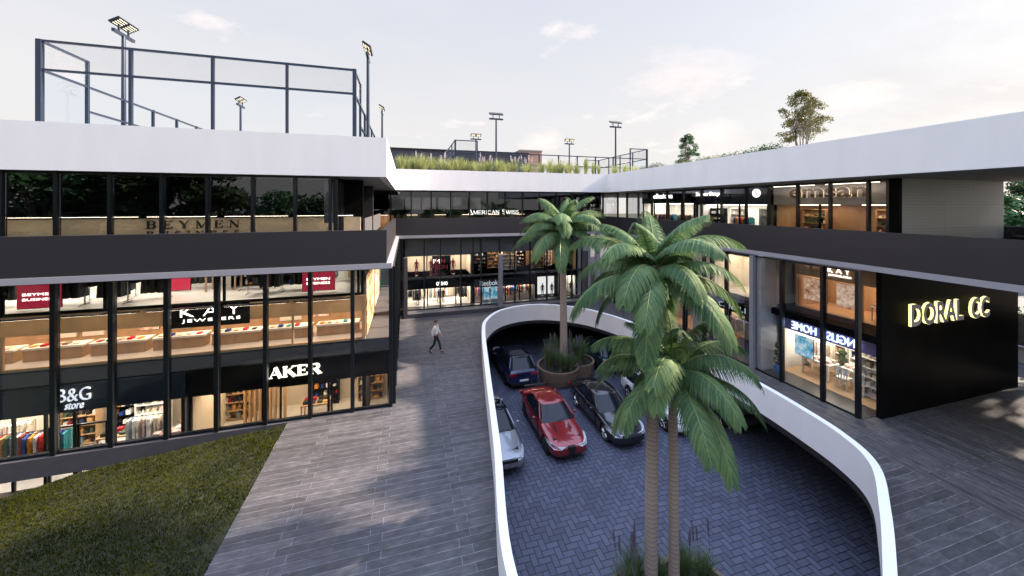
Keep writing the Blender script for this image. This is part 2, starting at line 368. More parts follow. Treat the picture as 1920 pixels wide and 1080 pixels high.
# ------------------------------------------------------------------ setting
WALL=[(1.82,6.66),(2.46,10.5),(3.25,15.5),(4.0,19.9),(4.6,21.9),(5.9,23.6),(7.7,24.35),(9.6,24.1),(11.5,22.6),(12.7,20.2),(13.3,17.2),(13.5,14.0),(13.45,11.6),(13.25,9.6),(12.9,7.9),(12.2,6.7),(10.6,5.6),(8.7,4.5),(6.5,3.3),(4.2,3.1),(2.4,4.3)]
def spline(P,n=8):
    o=[]; L=len(P)
    for i in range(L):
        a,b,c,d=[Vector(P[(i+k)%L]) for k in (-1,0,1,2)]
        for j in range(n):
            t=j/n; o.append(tuple(.5*((2*b)+(c-a)*t+(2*a-5*b+4*c-d)*t*t+(3*b-a-3*c+d)*t**3)))
    return o
OUT=spline(WALL)
def inset(P,w):
    o=[]; n=len(P); area=sum(P[i][0]*P[(i+1)%n][1]-P[(i+1)%n][0]*P[i][1] for i in range(n)); s=1 if area>0 else -1
    for i in range(n):
        a,b=Vector(P[i-1]),Vector(P[(i+1)%n]); t=(b-a).normalized(); o.append((P[i][0]-t.y*w*s,P[i][1]+t.x*w*s))
    return o
INN=inset(OUT,.2); MID=inset(OUT,.1)
def holed(name,outer,hole,z,m):
    tri=tessellate_polygon([[Vector((*p,0)) for p in outer],[Vector((*p,0)) for p in hole]])
    P=list(outer)+list(hole); me=bpy.data.meshes.new(name)
    fs=[]
    for t in tri:
        a,b,c=[Vector(P[i]) for i in t]
        fs.append(t if (b-a).cross(c-a)>0 else t[::-1])
    me.from_pydata([(x,y,z) for x,y in P],[],fs); me.materials.append(m); me.update()
    o=bpy.data.objects.new(name,me); COL.objects.link(o); return struct(o)
holed('plaza',[(-4.2,-14),(60,-14),(60,60),(-.5,60),(-.5,15.22),(-4.2,15.22)],MID,0,M['plaza'])
holed('plaza_underside',[(-4.1,-14),(60,-14),(60,60),(-.52,60),(-.52,15.18),(-4.1,15.18)],MID,-.3,M['matblack'])
struct(MB().box(-4.12,40,-14,45,-2.8,-2.7,0).build('parking_court_floor',M['court']))
w=MB().box(-4.12,-3.9,-14,14.98,-2.7,-.35).box(-4.12,-.3,14.98,15.18,-2.7,-.31).box(-.5,-.3,15.18,33,-2.7,-.31).box(-3.9,40,33,33.3,-2.7,-.35).box(30,30.3,-14,33,-2.7,-.35)
struct(w.build('basement_wall',M['concrete']))
struct(MB().box(-400,400,-400,400,-3.1,-2.95).build('ground',M['turf']))
t=thing('curved_parapet_wall','smooth white curved wall ringing the sunken parking court','wall',(7.5,14,0))
mb=MB(); n=len(OUT)
vs=[(x,y,-.08) for x,y in OUT]+[(x,y,1.0) for x,y in OUT]+[(x,y,1.0) for x,y in INN]+[(x,y,-.08) for x,y in INN]
mb.add(vs,[(k*n+i,k*n+(i+1)%n,((k+1)%4)*n+(i+1)%n,((k+1)%4)*n+i) for k in range(4) for i in range(n)])
o=mb.build('wall',M['white'],t); 
for p in o.data.polygons: p.use_smooth=True
o.data.set_sharp_from_angle(angle=R(40))
o=MB(); vs=[(x,y,-.30) for x,y in OUT]+[(x,y,-.082) for x,y in OUT]+[(x,y,-.082) for x,y in INN]+[(x,y,-.30) for x,y in INN]
o.add(vs,[(k*n+i,k*n+(i+1)%n,((k+1)%4)*n+(i+1)%n,((k+1)%4)*n+i) for k in (0,1,2,3) for i in range(n)]); o.build('slab_edge',M['matblack'],t)
# lawn
def lz(x,y):
    return max(-2.0,-.1*(-4.22-x) if x>-10.2 else -.6-.235*(-10.2-x))
mb=MB(); nx,ny=40,80
for j in range(ny+1):
    for i in range(nx+1):
        x=-4.22-(i/nx)*20; y=-14+j/ny*29.15; mb.v.append((x,y,lz(x,y)-.02+.03*math.sin(x*2.1+y)*math.sin(y*1.7) if i else -.02))
mb.f=[(j*(nx+1)+i+1,j*(nx+1)+i,(j+1)*(nx+1)+i,(j+1)*(nx+1)+i+1) for j in range(ny) for i in range(nx)]; mb.m=[0]*len(mb.f)
struct(mb.build('lawn_slope',M['turf'],smooth=True))
import numpy as np
def blades(name,n,area,zf,h,wd,m,seed=1):
    rg=np.random.default_rng(seed); x,y=area(rg,n); n=len(x); z=zf(x,y)
    a=rg.uniform(0,2*PI,n); hh=h*rg.uniform(.5,1.3,n); lean=rg.normal(0,.45,(n,2))*hh[:,None]
    dx=np.cos(a)*wd/2; dy=np.sin(a)*wd/2
    v=np.empty((n,3,3)); v[:,0]=np.stack([x-dx,y-dy,z],1); v[:,1]=np.stack([x+dx,y+dy,z],1); v[:,2]=np.stack([x+lean[:,0],y+lean[:,1],z+hh],1)
    me=bpy.data.meshes.new(name); me.vertices.add(n*3); me.vertices.foreach_set('co',v.ravel().astype(np.float32))
    me.loops.add(n*3); me.loops.foreach_set('vertex_index',np.arange(n*3,dtype=np.int32)); me.polygons.add(n)
    me.polygons.foreach_set('loop_start',np.arange(0,n*3,3,dtype=np.int32)); me.materials.append(m); me.update(calc_edges=True)
    o=bpy.data.objects.new(name,me); COL.objects.link(o); return o
def area(rg,n):
    x=-4.2-rg.uniform(0,1,n)**1.0*10.5; y=rg.uniform(2,15.12,n)
    k=(y>7.5+(x+4.2)*-.25*0)&(x>-15); return x[k],y[k]
zf=lambda x,y:np.maximum(-2.0,np.where(x>-10.2,-.1*(-4.22-x),-.6-.235*(-10.2-x)))-.03+.03*np.sin(x*2.1+y)*np.sin(y*1.7)
o=blades('grass',150000,area,zf,.075,.022,M['lawnblade'],3); tag(o,'short dark olive grass on the lawn slope beside the left building','grass',kind='stuff')
# ------------------------------------------------------------------ wings
def curtain(par,axis,fix,cuts,z0,z1,gm,mw=.11,md=.16,panes=True,head=True):
    """row of mullions with glass between; axis 'x' runs along X at Y=fix, 'y' runs along Y at X=fix"""
    for c in cuts:
        if axis=='x': MB().box(c-mw/2,c+mw/2,fix-md,fix,z0,z1).build('mullion',M['alu'],par)
        else: MB().box(fix-md*(1 if fix>5 else -1),fix,c-mw/2,c+mw/2,z0,z1).build('mullion',M['alu'],par)
    for a,b in zip(cuts[:-1],cuts[1:]):
        lo,hi=min(a,b)+mw/2+.002,max(a,b)-mw/2-.002
        if axis=='x': MB().box(lo,hi,fix-.06,fix-.048,z0+.07,z1-.07).build('glass_pane',gm,par); 
        else:
            q=fix-.05*(1 if fix>5 else -1); MB().box(q-.006,q+.006,lo,hi,z0+.07,z1-.07).build('glass_pane',gm,par)
        for za,zb in ((z0,z0+.07),(z1-.07,z1)):
            if axis=='x': MB().box(lo,hi,fix-.1,fix-.01,za,zb).build('rail',M['alu'],par)
            else:
                q=fix-.055*(1 if fix>5 else -1); MB().box(q-.045,q+.045,lo,hi,za,zb).build('rail',M['alu'],par)
def frange(a,b,s):
    n=max(1,round(abs(b-a)/s)); return [a+(b-a)*i/n for i in range(n+1)]
# --- left wing
L=thing('left_wing_building','three storey glass front wing at left with white roof parapet and charcoal band','building',(-10,16,0))
# roof edge: front + right return
MB().prism([(-24,15.02),(-.74,15.02),(-.74,28.0),(-1.04,28.0),(-1.04,15.32),(-24,15.32)],9.08,10.6).build('roof_parapet',M['white'],L)
MB().box(-24,-1.042,15.322,27.9,9.082,9.83).build('roof_slab',M['soffit'],L)
MB().prism([(-24,15.02),(-.74,15.02),(-.74,28.0),(-.9,28.0),(-.9,15.18),(-24,15.18)],5.735,7.02).build('terrace_parapet',M['band'],L)
MB().prism([(-24,14.99),(-.55,14.99),(-.55,27.97),(-.95,27.97),(-.95,15.4),(-24,15.4)],5.53,5.733).build('slab_trim',M['trim'],L)
MB().box(-2.9,-.952,15.402,27.9,5.535,5.73).build('terrace_floor',M['intgrey'],L)
up=[-22.2,-20.8,-19.4,-18,-16.6,-15.1,-13.5,-12.08,-10.78,-9.42,-8.02,-6.71,-5.34,-3.98,-2.79]
curtain(L,'x',15.42,up,5.74,9.078,M['glassdk'],mw=.1)
lo=[-22.4,-20.9,-19.5,-18.1,-16.6,-15.1,-13.5,-12.28,-10.82,-9.36,-7.87,-6.43,-4.93,-3.47,-2.0,-.6]
curtain(L,'x',15.42,lo,0.0,5.528,M['glass'],mw=.13,md=.2)
curtain(L,'y',-2.72,frange(15.6,27.9,1.4),5.74,9.078,M['glassdk'],mw=.09)
curtain(L,'y',-.57,frange(15.5,27.4,1.45),0.0,5.528,M['glass'],mw=.1)
MB().box(-24,-.48,15.2,15.6,-.6,-.002).build('plinth_beam',M['concrete'],L)
MB().box(-24,-4.3,15.0,15.26,-2.0,-1.86).build('lower_sill',M['concrete'],L)
MB().box(-3.06,-2.68,15.6,15.85,7.3,8.9).build('wall_panel',M['greycol'],L)
# inside the left wing
MB().box(-24,-.7,17.02,27.5,1.62,2.16).build('mezzanine_floor',M['intgrey'],L)
MB().box(-24,-1.8,16.98,17.1,7.5,9.06).build('dark_void_sheet',M['black'],L)  # black sheet standing in for the unlit void above the shopfront
MB().box(-24,-1.7,20.6,20.9,-1.95,9.0).build('core_wall',M['matblack'],L)
MB().box(-24,-.55,15.2,27,-2.15,-1.96).build('lower_floor',M['darkfloor'],L)
MB().box(-1.68,-.75,20.6,27.4,2.17,2.3).build('gallery_floor',M['intgrey'],L)
MB().box(-24,-23.8,15.42,27,-2,9.06).build('end_wall',M['matblack'],L)
MB().box(-.74,-.6,15.62,27.3,-.3,-.01).build('side_plinth',M['concrete'],L)
MB().box(-1.9,-1.75,17.6,27.6,-1.95,1.61).build('side_wall',M['matblack'],L)
# --- back wing
B=thing('back_wing_building','two storey wing across the back joining both sides under a white parapet','building',(8,28,0))
MB().box(-.735,16.595,28.0,28.3,9.08,10.62).build('roof_parapet',M['white'],B)
MB().prism([(-24,28.302),(42,28.302),(42,50),(-24,50)],9.082,9.83).build('roof_slab',M['soffit'],B)
MB().box(-.735,16.595,28.0,28.16,5.735,7.0).build('terrace_parapet',M['band'],B)
MB().box(-.73,16.59,27.97,28.4,5.53,5.733).build('slab_trim',M['trim'],B)
MB().box(-24,42,28.402,31,5.535,5.73).build('terrace_floor',M['intgrey'],B)
curtain(B,'x',29.1,[-2.6,-1.15,.35,1.85,3.35,4.85,6.3,7.8,9.3,10.8,12.3,13.8,15.3,16.8,18.3],5.74,9.078,M['glassdk'],mw=.1)
curtain(B,'x',27.7,[-.3,1.25,2.42,3.95,5.5,6.95,8.2,9.45,10.9,11.95,13.1,14.0],.3,5.528,M['glass'],mw=.1,md=.16)
MB().box(-.2,14.15,26.7,27.75,0.0,.29).build('plinth',M['concrete'],B)
for x in (-.18,6.72,13.85): MB().box(x,x+.26,26.68,27.1,.001 if x!=6.72 else .29,4.26).build('column',M['greycol'] if x==6.72 else M['concrete'],B)
MB().box(15.6,15.95,28.0,28.35,0,5.52).build('column',M['whitecol'],B)
MB().box(14.3,15.5,28.9,29.0,0,5.52).build('wall_panel',M['whitecol'],B)
MB().box(-.6,16.4,32.2,32.5,0,9.0).build('core_wall',M['matblack'],B)
MB().box(-.6,16.4,28.55,32.1,2.36,2.5,0).build('mezzanine_floor',M['intgrey'],B)
MB().box(-.6,16.2,27.76,28.5,.0,.28).build('inner_step',M['darkfloor'],B)
# --- right wing
Q=thing('right_wing_building','long right hand wing with white roof parapet and black end wall','building',(20,14,0))
MB().prism([(16.6,-9),(27.05,-9),(27.05,-8.7),(16.9,-8.7),(16.9,28.3),(16.6,28.3)],9.08,10.62).build('roof_parapet',M['white'],Q)
MB().box(26.75,27.05,-8.698,28.3,9.08,10.62).build('roof_parapet',M['white'],Q)
MB().box(16.902,26.748,-8.698,28.298,9.082,9.83).build('roof_slab',M['soffit'],Q)
MB().prism([(16.6,-9),(27.05,-9),(27.05,-8.8),(16.76,-8.8),(16.76,28.0),(16.6,28.0)],5.735,7.0).build('terrace_parapet',M['band'],Q)
MB().box(26.9,27.05,-8.798,28.0,5.735,7.0).build('terrace_parapet',M['band'],Q)
MB().box(16.57,17.0,-9.03,27.96,5.53,5.733).build('slab_trim',M['trim'],Q)
MB().box(17.002,27.02,-8.9,27.9,5.535,5.73).build('terrace_floor',M['intgrey'],Q)
MB().box(19.3,26.4,9.9,10.2,5.74,9.08).build('tile_wall',M['tilewall'],Q)
MB().box(19.1,19.298,9.86,10.2,5.74,9.08).build('corner_post',M['black'],Q)
curtain(Q,'y',19.25,[10.22,10.9,12.38,13.87,15.4,16.82,18.56,20.2,21.9,23.6,25.4,27.2,28.9],5.74,9.078,M['glassclear'],mw=.1)
curtain(Q,'y',16.4,[9.6,10.81,12.5,13.98,15.48,17.0,18.55,20.1,21.6,23.2,24.8,26.3],0.0,5.528,M['glass'],mw=.12,md=.18)
MB().box(17.02,25.83,9.28,9.45,0.0,5.528).build('end_wall',M['black'],Q)
for y in (13.62,17.75,22.85): MB().box(16.42,17.45,y,y+.22,.001,5.52).build('column',M['whitecol'],Q)
for y in (13.82,): MB().box(16.16,16.4,y,y+.2,.001,5.52).build('column_cladding',M['greycol'],Q)
MB().box(16.42,20.9,9.47,28.5,0.002,.014).build('inner_floor',M['darkfloor'],Q)
MB().box(17.05,20.9,9.47,13.6,2.72,3.02).build('mezzanine_floor',M['black'],Q)
MB().box(17.05,20.9,13.86,28,2.72,3.02).build('mezzanine_floor',M['black'],Q)
MB().box(21.1,21.3,9.47,28,0,5.52).build('core_wall',M['matblack'],Q)
MB().box(24.0,24.2,10.2,28,5.74,9.05).build('core_wall',M['matblack'],Q)
# letters on the black end wall
S=thing('illuminated_wall_sign','yellow backlit letters DORAL CC standing off the black end wall','sign',(18.3,9.27,3.35))
def halo(s,x,w,par,z0=0):
    child('lettering',text_mesh(s,w,.86,.09,M['letgrey'],M['halo'],offset=.03),par,(x,-.08,z0))
    for bx in (.15,.5,.85): MB().box(x+w*bx-.02,x+w*bx+.02,-.06,0,.3,.36).build('bracket',M['alu'],par,world=False)
halo('D O R A L'.replace(' ',''),.05,3.2,S,0.02); halo('CC',3.75,1.25,S,0.0)
# ------------------------------------------------------------------ shops
def shop(name,label,loc,rz,w,z0,zw,zs0,zs1,depth,wall,floor,ceil,board,glow_panel,lamps=3,trim='alu',side=True,back=None,doors=(),posts=(),sidewall='both'):
    """open display room behind a shopfront; loc = left end of the front line at z=0, local +X right, +Y inwards"""
    t=thing(name,label,'shop',loc,rz)
    def p(nm,m,*b,par=t): return MB().box(*b).build(nm,m,par,world=False)
    p('floor',floor,0.02,w-.02,.02,depth,z0-.08,z0)
    p('ceiling',ceil,0.02,w-.02,.06,depth,zw+.002,zw+.06)
    p('back_wall',back or wall,.02,w-.02,depth+.002,depth+.1,z0,zw)
    if sidewall in('both','left'): p('side_wall',wall,.02,.1,.08,depth,z0,zw)
    if sidewall in('both','right'): p('side_wall',wall,w-.1,w-.02,.08,depth,z0,zw)
    if board: p('sign_board',board,0,w,-.06,.05,zs0,zs1)
    for k in range(lamps):
        x=(k+.5)*w/lamps; p('ceiling_lamp',glow_panel,x-.5*min(.9,w/lamps*.5),x+.5*min(.9,w/lamps*.5),depth*.22,depth*.8,zw-.03,zw)
    for x in posts: p('frame_post',M[trim],x-.04,x+.04,-.03,.05,z0,zw)
    for x in doors:
        d=p('door',M['glass'],x,x+.85,-.0,.012,z0,zw-.5); 
        for a,b,c,e in ((x,x+.05,z0,zw-.5),(x+.8,x+.85,z0,zw-.5),(x,x+.85,zw-.56,zw-.5)): p('door_frame',M[trim],a,b,-.02,.04,c,e,par=d)
        p('handle',M['chrome'],x+.68,x+.71,-.06,-.03,z0+.8,z0+1.3,par=d)
    return t
PALS={'dark':['#15130f','#2a2622','#0e1118','#3a3029','#1d2128','#41392f'],'mixed':['#8a2230','#1b2742','#c9c2b5','#3c4a3a','#b88a54','#22201f','#6f7c8c'],'pale':['#d8d2c6','#c7b9a4','#e3ded8','#a8aeb4','#c9a9a2','#8e8377'],'bright':['#b01e2c','#1c3e8c','#e6e2da','#d9862b','#1d1d20','#2f7f86']}
def hexc(h): return tuple((int(h[i:i+2],16)/255)**2.2 for i in (1,3,5))
FAB={k:[mat('garment_%s_%d'%(k,i),hexc(c),.85,var=.2,scale=14) for i,c in enumerate(v)] for k,v in PALS.items()}
def garment_mesh(long,m):
    b=MB(); h=1.15 if long else .72
    prof=[(.02,0),(.21,-.05),(.23,-.3),(.20,-.5),(.24,-h)]
    for k in range(len(prof)-1):
        (a,z),(c,q)=prof[k],prof[k+1]; b.add([(-.03,-a,z),(.03,-a,z),(.03,a,z),(-.03,a,z),(-.045,-c,q),(.045,-c,q),(.045,c,q),(-.045,c,q)],[(0,1,5,4),(1,2,6,5),(2,3,7,6),(3,0,4,7)])
    return b.mesh('garment',m)
def make_rack(pal,n=9,long=False):
    t=thing('clothing_rack','rail of clothes','clothes rack',(0,0,-60)); w=1.3
    b=MB(); 
    for x in (-w/2,w/2): b.tube([(x,0,0),(x,0,1.45)],.015,6).tube([(x,-.25,.02),(x,.25,.02)],.015,6)
    b.tube([(-w/2,0,1.45),(w/2,0,1.45)],.015,6); child('rail',b.mesh('rail',M['chrome']),t)
    for i in range(n): child('garment',garment_mesh(long or random.random()<.3,random.choice(FAB[pal])),t,(-w/2+.1+(w-.2)*i/(n-1)+random.uniform(-.02,.02),0,1.43),(0,0,random.uniform(-.25,.25)))
    return t
def make_shelf(pal,wood,w=1.2,h=2.0):
    t=thing('shelf_unit','shelves','shelf unit',(0,0,-60)); b=MB()
    b.box(-w/2,-w/2+.03,-.18,.18,0,h).box(w/2-.03,w/2,-.18,.18,0,h).box(-w/2+.03,w/2-.03,.15,.18,0,h); child('frame',b.mesh('frame',wood),t)
    k=int(h/.38)
    for i in range(k+1):
        z=.05+i*(h-.08)/k; child('shelf',MB().box(-w/2+.031,w/2-.031,-.17,.148,z,z+.025).mesh('shelf',wood),t)
        if i<k:
            x=-w/2+.1
            while x<w/2-.15:
                ww=random.uniform(.09,.2); hh=random.uniform(.08,.26); 
                g=MB().box(x,x+ww,-.12,.1,z+.026,z+.026+hh) if random.random()<.6 else MB().lathe([(0,z+.026),(ww*.45,z+.03),(ww*.5,z+.026+hh*.5),(ww*.2,z+.026+hh*.8),(ww*.25,z+.026+hh),(0,z+.026+hh)],10,c=(x+ww/2,0))
                child('goods',g.mesh('goods',random.choice(FAB[pal])),t); x+=ww+random.uniform(.03,.12)
    return t
def make_table(pal,wood):
    t=thing('display_table','table','display table',(0,0,-60))
    child('table_top',MB().box(-.6,.6,-.35,.35,.72,.77).mesh('table_top',wood),t)
    for a in (-.54,.54):
        for b in (-.3,.3): child('leg',MB().box(a-.03,a+.03,b-.03,b+.03,0,.72).mesh('leg',wood),t)
    for a in (-.4,-.1,.2,.45):
        for b in (-.15,.15): child('folded_clothes',MB().box(a-.1,a+.1,b-.1,b+.1,.77,.77+random.uniform(.04,.16)).mesh('folded_clothes',random.choice(FAB[pal])),t)
    return t
def make_chair():
    t=thing('dining_chair','chair','chair',(0,0,-60)); m=M['shopwhite']
    child('seat',MB().box(-.21,.21,-.21,.21,.43,.47).mesh('seat',m),t)
    b=MB().box(-.21,-.17,.17,.21,.47,.95).box(.17,.21,.17,.21,.47,.95).box(-.17,.17,.175,.205,.87,.94).box(-.03,.03,.18,.2,.47,.87).box(-.12,-.08,.18,.2,.47,.87).box(.08,.12,.18,.2,.47,.87)
    child('backrest',b.mesh('backrest',m),t)
    for x in(-.18,.18):
        for y in(-.18,.18): child('leg',MB().box(x-.02,x+.02,y-.02,y+.02,0,.43).mesh('leg',m),t)
    return t
def make_topiary():
    t=thing('topiary_plant','topiary','potted plant',(0,0,-60)); child('pot',MB().lathe([(0,0),(.16,0),(.2,.28),(.17,.28),(0,.25)],14).mesh('pot',mat('blue_glazed_pot',(.05,.2,.5),.25)),t)
    child('stem',MB().tube([(0,0,.25),(0,0,1.3)],.02,6).mesh('stem',M['treebark']),t)
    for z,r in ((.5,.2),(.87,.17),(1.2,.14)):
        b=MB()
        for k in range(260):
            d=Vector((random.gauss(0,1),random.gauss(0,1),random.gauss(0,1))).normalized()*r*random.uniform(.8,1.05); e=Vector((random.gauss(0,1),random.gauss(0,1),random.gauss(0,1))).normalized()*.035; f=d.cross(e).normalized()*.02
            c=d+Vector((0,0,z)); b.add([c-e,c-f,c+e,c+f],[(0,1,2,3)])
        child('leaf_ball',b.mesh('leaf_ball',M['leafdk']),t)
    return t
# figures -------------------------------------------------------------
def skin_mesh(name,joints,edges,m,sub=2,root=0):
    me=bpy.data.meshes.new(name); me.from_pydata([j[:3] for j in joints],edges,[]); o=bpy.data.objects.new(name,me); COL.objects.link(o)
    md=o.modifiers.new('s','SKIN'); md.use_smooth_shade=True
    for i,v in enumerate(me.skin_vertices[0].data):
        r=joints[i][3]; v.radius=r if isinstance(r,tuple) else (r,r); v.use_root=(i==root)
    s=o.modifiers.new('u','SUBSURF'); s.levels=sub; s.render_levels=sub
    bake(o); o.data.materials.clear(); o.data.materials.append(m)
    for p in o.data.polygons: p.material_index=0; p.use_smooth=True
    me2=o.data; bpy.data.objects.remove(o); return me2
# hand with fingers: returns joints/edges appended
def body_joints(pose):
    J=[];E=[]
    def j(p,r,par=None):
        J.append((*p,r)); 
        if par is not None: E.append((par,len(J)-1))
        return len(J)-1
    P=pose
    pel=j((0,0,.95),(.15,.11)); wai=j((0,.0,1.08),(.13,.095),pel); che=j((0,0,1.28),(.165,.115),wai); nk=j((0,.0,1.46),(.055,.055),che)
    hd=j((0,-.01,1.57),(.075,.085),nk); hd2=j((0,-.012,1.66),(.078,.095),hd); j((0,-.008,1.735),(.05,.06),hd2)
    for s in (-1,1):
        a=P['arm%d'%s]; sh=j((s*.17,0,1.42),.052,che); el=j(a[0],.040,sh); wr=j(a[1],.027,el)
        w=Vector(a[1]); d=(w-Vector(a[0])).normalized(); pm=w+d*.05; pj=j(tuple(pm),(.036,.018),wr)
        for k,(off,ln) in enumerate(((-.026,.062),(-.009,.075),(.009,.07),(.026,.055))):
            b=w+d*.09+Vector((0,off,0)); b1=j(tuple(b),.009,pj); b2=j(tuple(b+d*ln*.55+Vector((-s*.006,0,0))),.008,b1); j(tuple(b+d*ln+Vector((-s*.02,0,0))),.007,b2)
        th=w+d*.03+Vector((0,-.038,0)); t1=j(tuple(th),.010,pj); j(tuple(th+d*.045+Vector((0,-.012,0))),.008,t1)
        g=P['leg%d'%s]; hp=j((s*.085,0,.88),.085,pel); kn=j(g[0],.056,hp); an=j(g[1],.038,kn); he=Vector(g[1]); 
        f1=j(tuple(he+Vector(g[2])*.08+Vector((0,0,-.045))),(.04,.03),an); j(tuple(he+Vector(g[2])*.19+Vector((0,0,-.055))),(.038,.02),f1)
    return J,E
STAND={'arm-1':((-.23,.02,1.14),(-.25,-.02,.90)),'arm1':((.23,.02,1.14),(.25,-.02,.90)),'leg-1':((-.1,-.01,.5),(-.11,.0,.08),(0,-1,0)),'leg1':((.1,-.01,.5),(.11,.01,.08),(0,-1,0))}
WALK={'arm-1':((-.225,.10,1.15),(-.24,.06,.91)),'arm1':((.225,-.06,1.15),(.235,-.16,.95)),'leg-1':((-.1,.03,.50),(-.1,.33,.13),(0,-.82,-.45)),'leg1':((.09,-.17,.51),(.09,-.27,.085),(0,-1,.0))}
def make_mannequin(m):
    J,E=body_joints(STAND); t=thing('mannequin','m','mannequin',(0,0,-60)); child('body',skin_mesh('body',J,E,m),t)
    child('base',MB().lathe([(0,0),(.2,0),(.2,.02),(0,.02)],16).mesh('base',M['chrome']),t); return t
def fascia_fill(base,x0,x1,y,z):  # light bars added only to brighten the shop fascia boards
    for x in frange(x0,x1,2.4)[:-1]:
        h=MB().box(x+.1,x+2.3,y-.52,y-.40,z,z+.05).build('added_fascia_light',M['alu'],base,world=False); MB().box(x+.14,x+2.26,y-.50,y-.42,z-.006,z-.001).build('glow_panel',M['lit_fascia_fill'],h,world=False)
def purge(t):
    for c in list(t.children_recursive): bpy.data.objects.remove(c)
    bpy.data.objects.remove(t)
PR={'rack_dark':make_rack('dark'),'rack_mixed':make_rack('mixed'),'rack_pale':make_rack('pale',9,True),'rack_bright':make_rack('bright',8),
 'shelf_pale':make_shelf('pale',M['shopwhite']),'shelf_mixed':make_shelf('mixed',M['woodpale']),'shelf_bright':make_shelf('bright',M['black']),
 'table_pale':make_table('pale',M['shopwhite']),'table_mixed':make_table('mixed',M['wood']),'chair':make_chair(),'topiary':make_topiary(),
 'mann_black':make_mannequin(M['mannblack']),'mann_pink':make_mannequin(M['mannpink'])}
def put(kind,base,x,y,z,rz=0,label='',group=None):
    """place a copy at shop-local x,y"""
    t=base; c,s=math.cos(t.rotation_euler.z),math.sin(t.rotation_euler.z)
    return copy_thing(PR[kind],(t.location.x+c*x-s*y,t.location.y+s*x+c*y,z),t.rotation_euler.z+rz,label,group)
def poster(base,x,y,z0,w,h,m,label,rz=0,texts=()):
    t0=base; c,s=math.cos(t0.rotation_euler.z),math.sin(t0.rotation_euler.z)
    t=thing('poster',label,'poster',(t0.location.x+c*x-s*y,t0.location.y+s*x+c*y,z0),t0.rotation_euler.z+rz)
    MB().box(0,w,0,.03,0,h).build('panel',m,t,world=False)
    MB().box(-.02,w+.02,.032,.05,-.02,h+.02).build('frame',M['alu'],t,world=False)
    for (s_,tx,tz,tw,th) in texts: sign_text(t,s_,tw,th,.006,(tx,-.001,tz),M['letwhite'])
    return t
# ---- left ground floor: blue-board boutique and warm leather shop
bg=shop('shopfront','boutique with navy fascia reading B&G store under the jeweller',(-20,17.0,0),0,11.86,-1.95,.60,.60,1.56,3.4,M['cream'],M['shopfloor'],M['cream'],M['navyboard'],M['lit_white'],7,posts=(.1,2.6,4.6,6.9,7.75,8.55,9.55,11.75),doors=(7.83,8.62))
sign_text(bg,'B&G',.92,.46,.05,(8.12,-.062,.98),M['letpale'],offset=-.012); sign_text(bg,'store',.52,.22,.04,(8.32,-.062,.70),M['letpale'],shear=.25)
for i,(x,y,k) in enumerate([(6.2,1.2,'rack_mixed'),(7.0,2.6,'shelf_mixed'),(8.3,3.0,'shelf_bright'),(9.3,2.9,'shelf_pale'),(10.0,1.3,'rack_pale'),(11.0,2.8,'shelf_mixed'),(10.9,1.0,'table_pale'),(7.1,1.0,'rack_bright'),(5.2,2.2,'rack_pale'),(8.9,1.6,'table_mixed')]):
    put(k,bg,x,y,-1.95,0,['rail of mixed clothes at far left of the boutique','wooden shelf unit by the boutique left wall','black shelf unit behind the boutique door','white shelf unit right of the boutique door','rail of long pale dresses in the boutique right window','wooden shelf unit at the back of the boutique right window','white table of folded clothes in the boutique right window','rail of bright clothes left of the boutique door','rail of long pale dresses left inside the boutique','wooden table of folded clothes inside the boutique door'][i])
ak=shop('shopfront','leather shop with black fascia and cream letters AKER at the corner',(-8.06,17.0,0),0,7.36,-1.95,.60,.60,1.60,3.5,M['cream'],M['shopfloor'],M['beige'],M['black'],M['lit_warm'],4,posts=(.05,2.5,4.9,7.3),trim='black')
serif_text(ak,'AKER',1.93,.40,.05,(2.72,-.062,.98),M['letcream'],T=.30,t=.09,sw=.15,gap=.06)
for i in range(9): MB().box(1.0+i*.2,1.07+i*.2,2.2,2.4,-1.95,.59).build('timber_fin',M['woodpale'],ak,world=False)
for x in (.6,1.3,2.0,2.9,3.7,4.4,5.2,5.9,6.7):
    for y in (.5,1.5): MB().lathe([(.0,.34),(.05,.34),(.06,.5),(.02,.5),(.02,.6)],10,c=(x,y)).build('spotlight',M['chrome'] if y<1 else M['black'],ak,world=False)
for x in (3.0,4.6): MB().box(x,x+.05,.6,3.3,.42,.46).build('lamp_track',M['black'],ak,world=False)
MB().box(3.0,3.06,.3,.36,-1.95,.4).box(3.0,5.0,.3,.36,.4,.46).box(4.94,5.0,.3,.36,-1.95,.4).build('portal_frame',M['black'],ak,world=False)
put('shelf_mixed',ak,6.3,3.1,-1.95,0,'wooden shelf unit at right end of the leather shop'); put('table_mixed',ak,4.0,2.0,-1.95,0,'wooden display table in the middle of the leather shop'); put('shelf_bright',ak,4.2,3.2,-1.95,0,'black shelf unit behind the leather shop table'); put('shelf_mixed',ak,.55,2.9,-1.95,0,'wooden shelf unit at left end of the leather shop')
poster(ak,5.2,3.3,-.9,.9,1.0,M['poster_photo'],'lit portrait poster on the leather shop back wall')
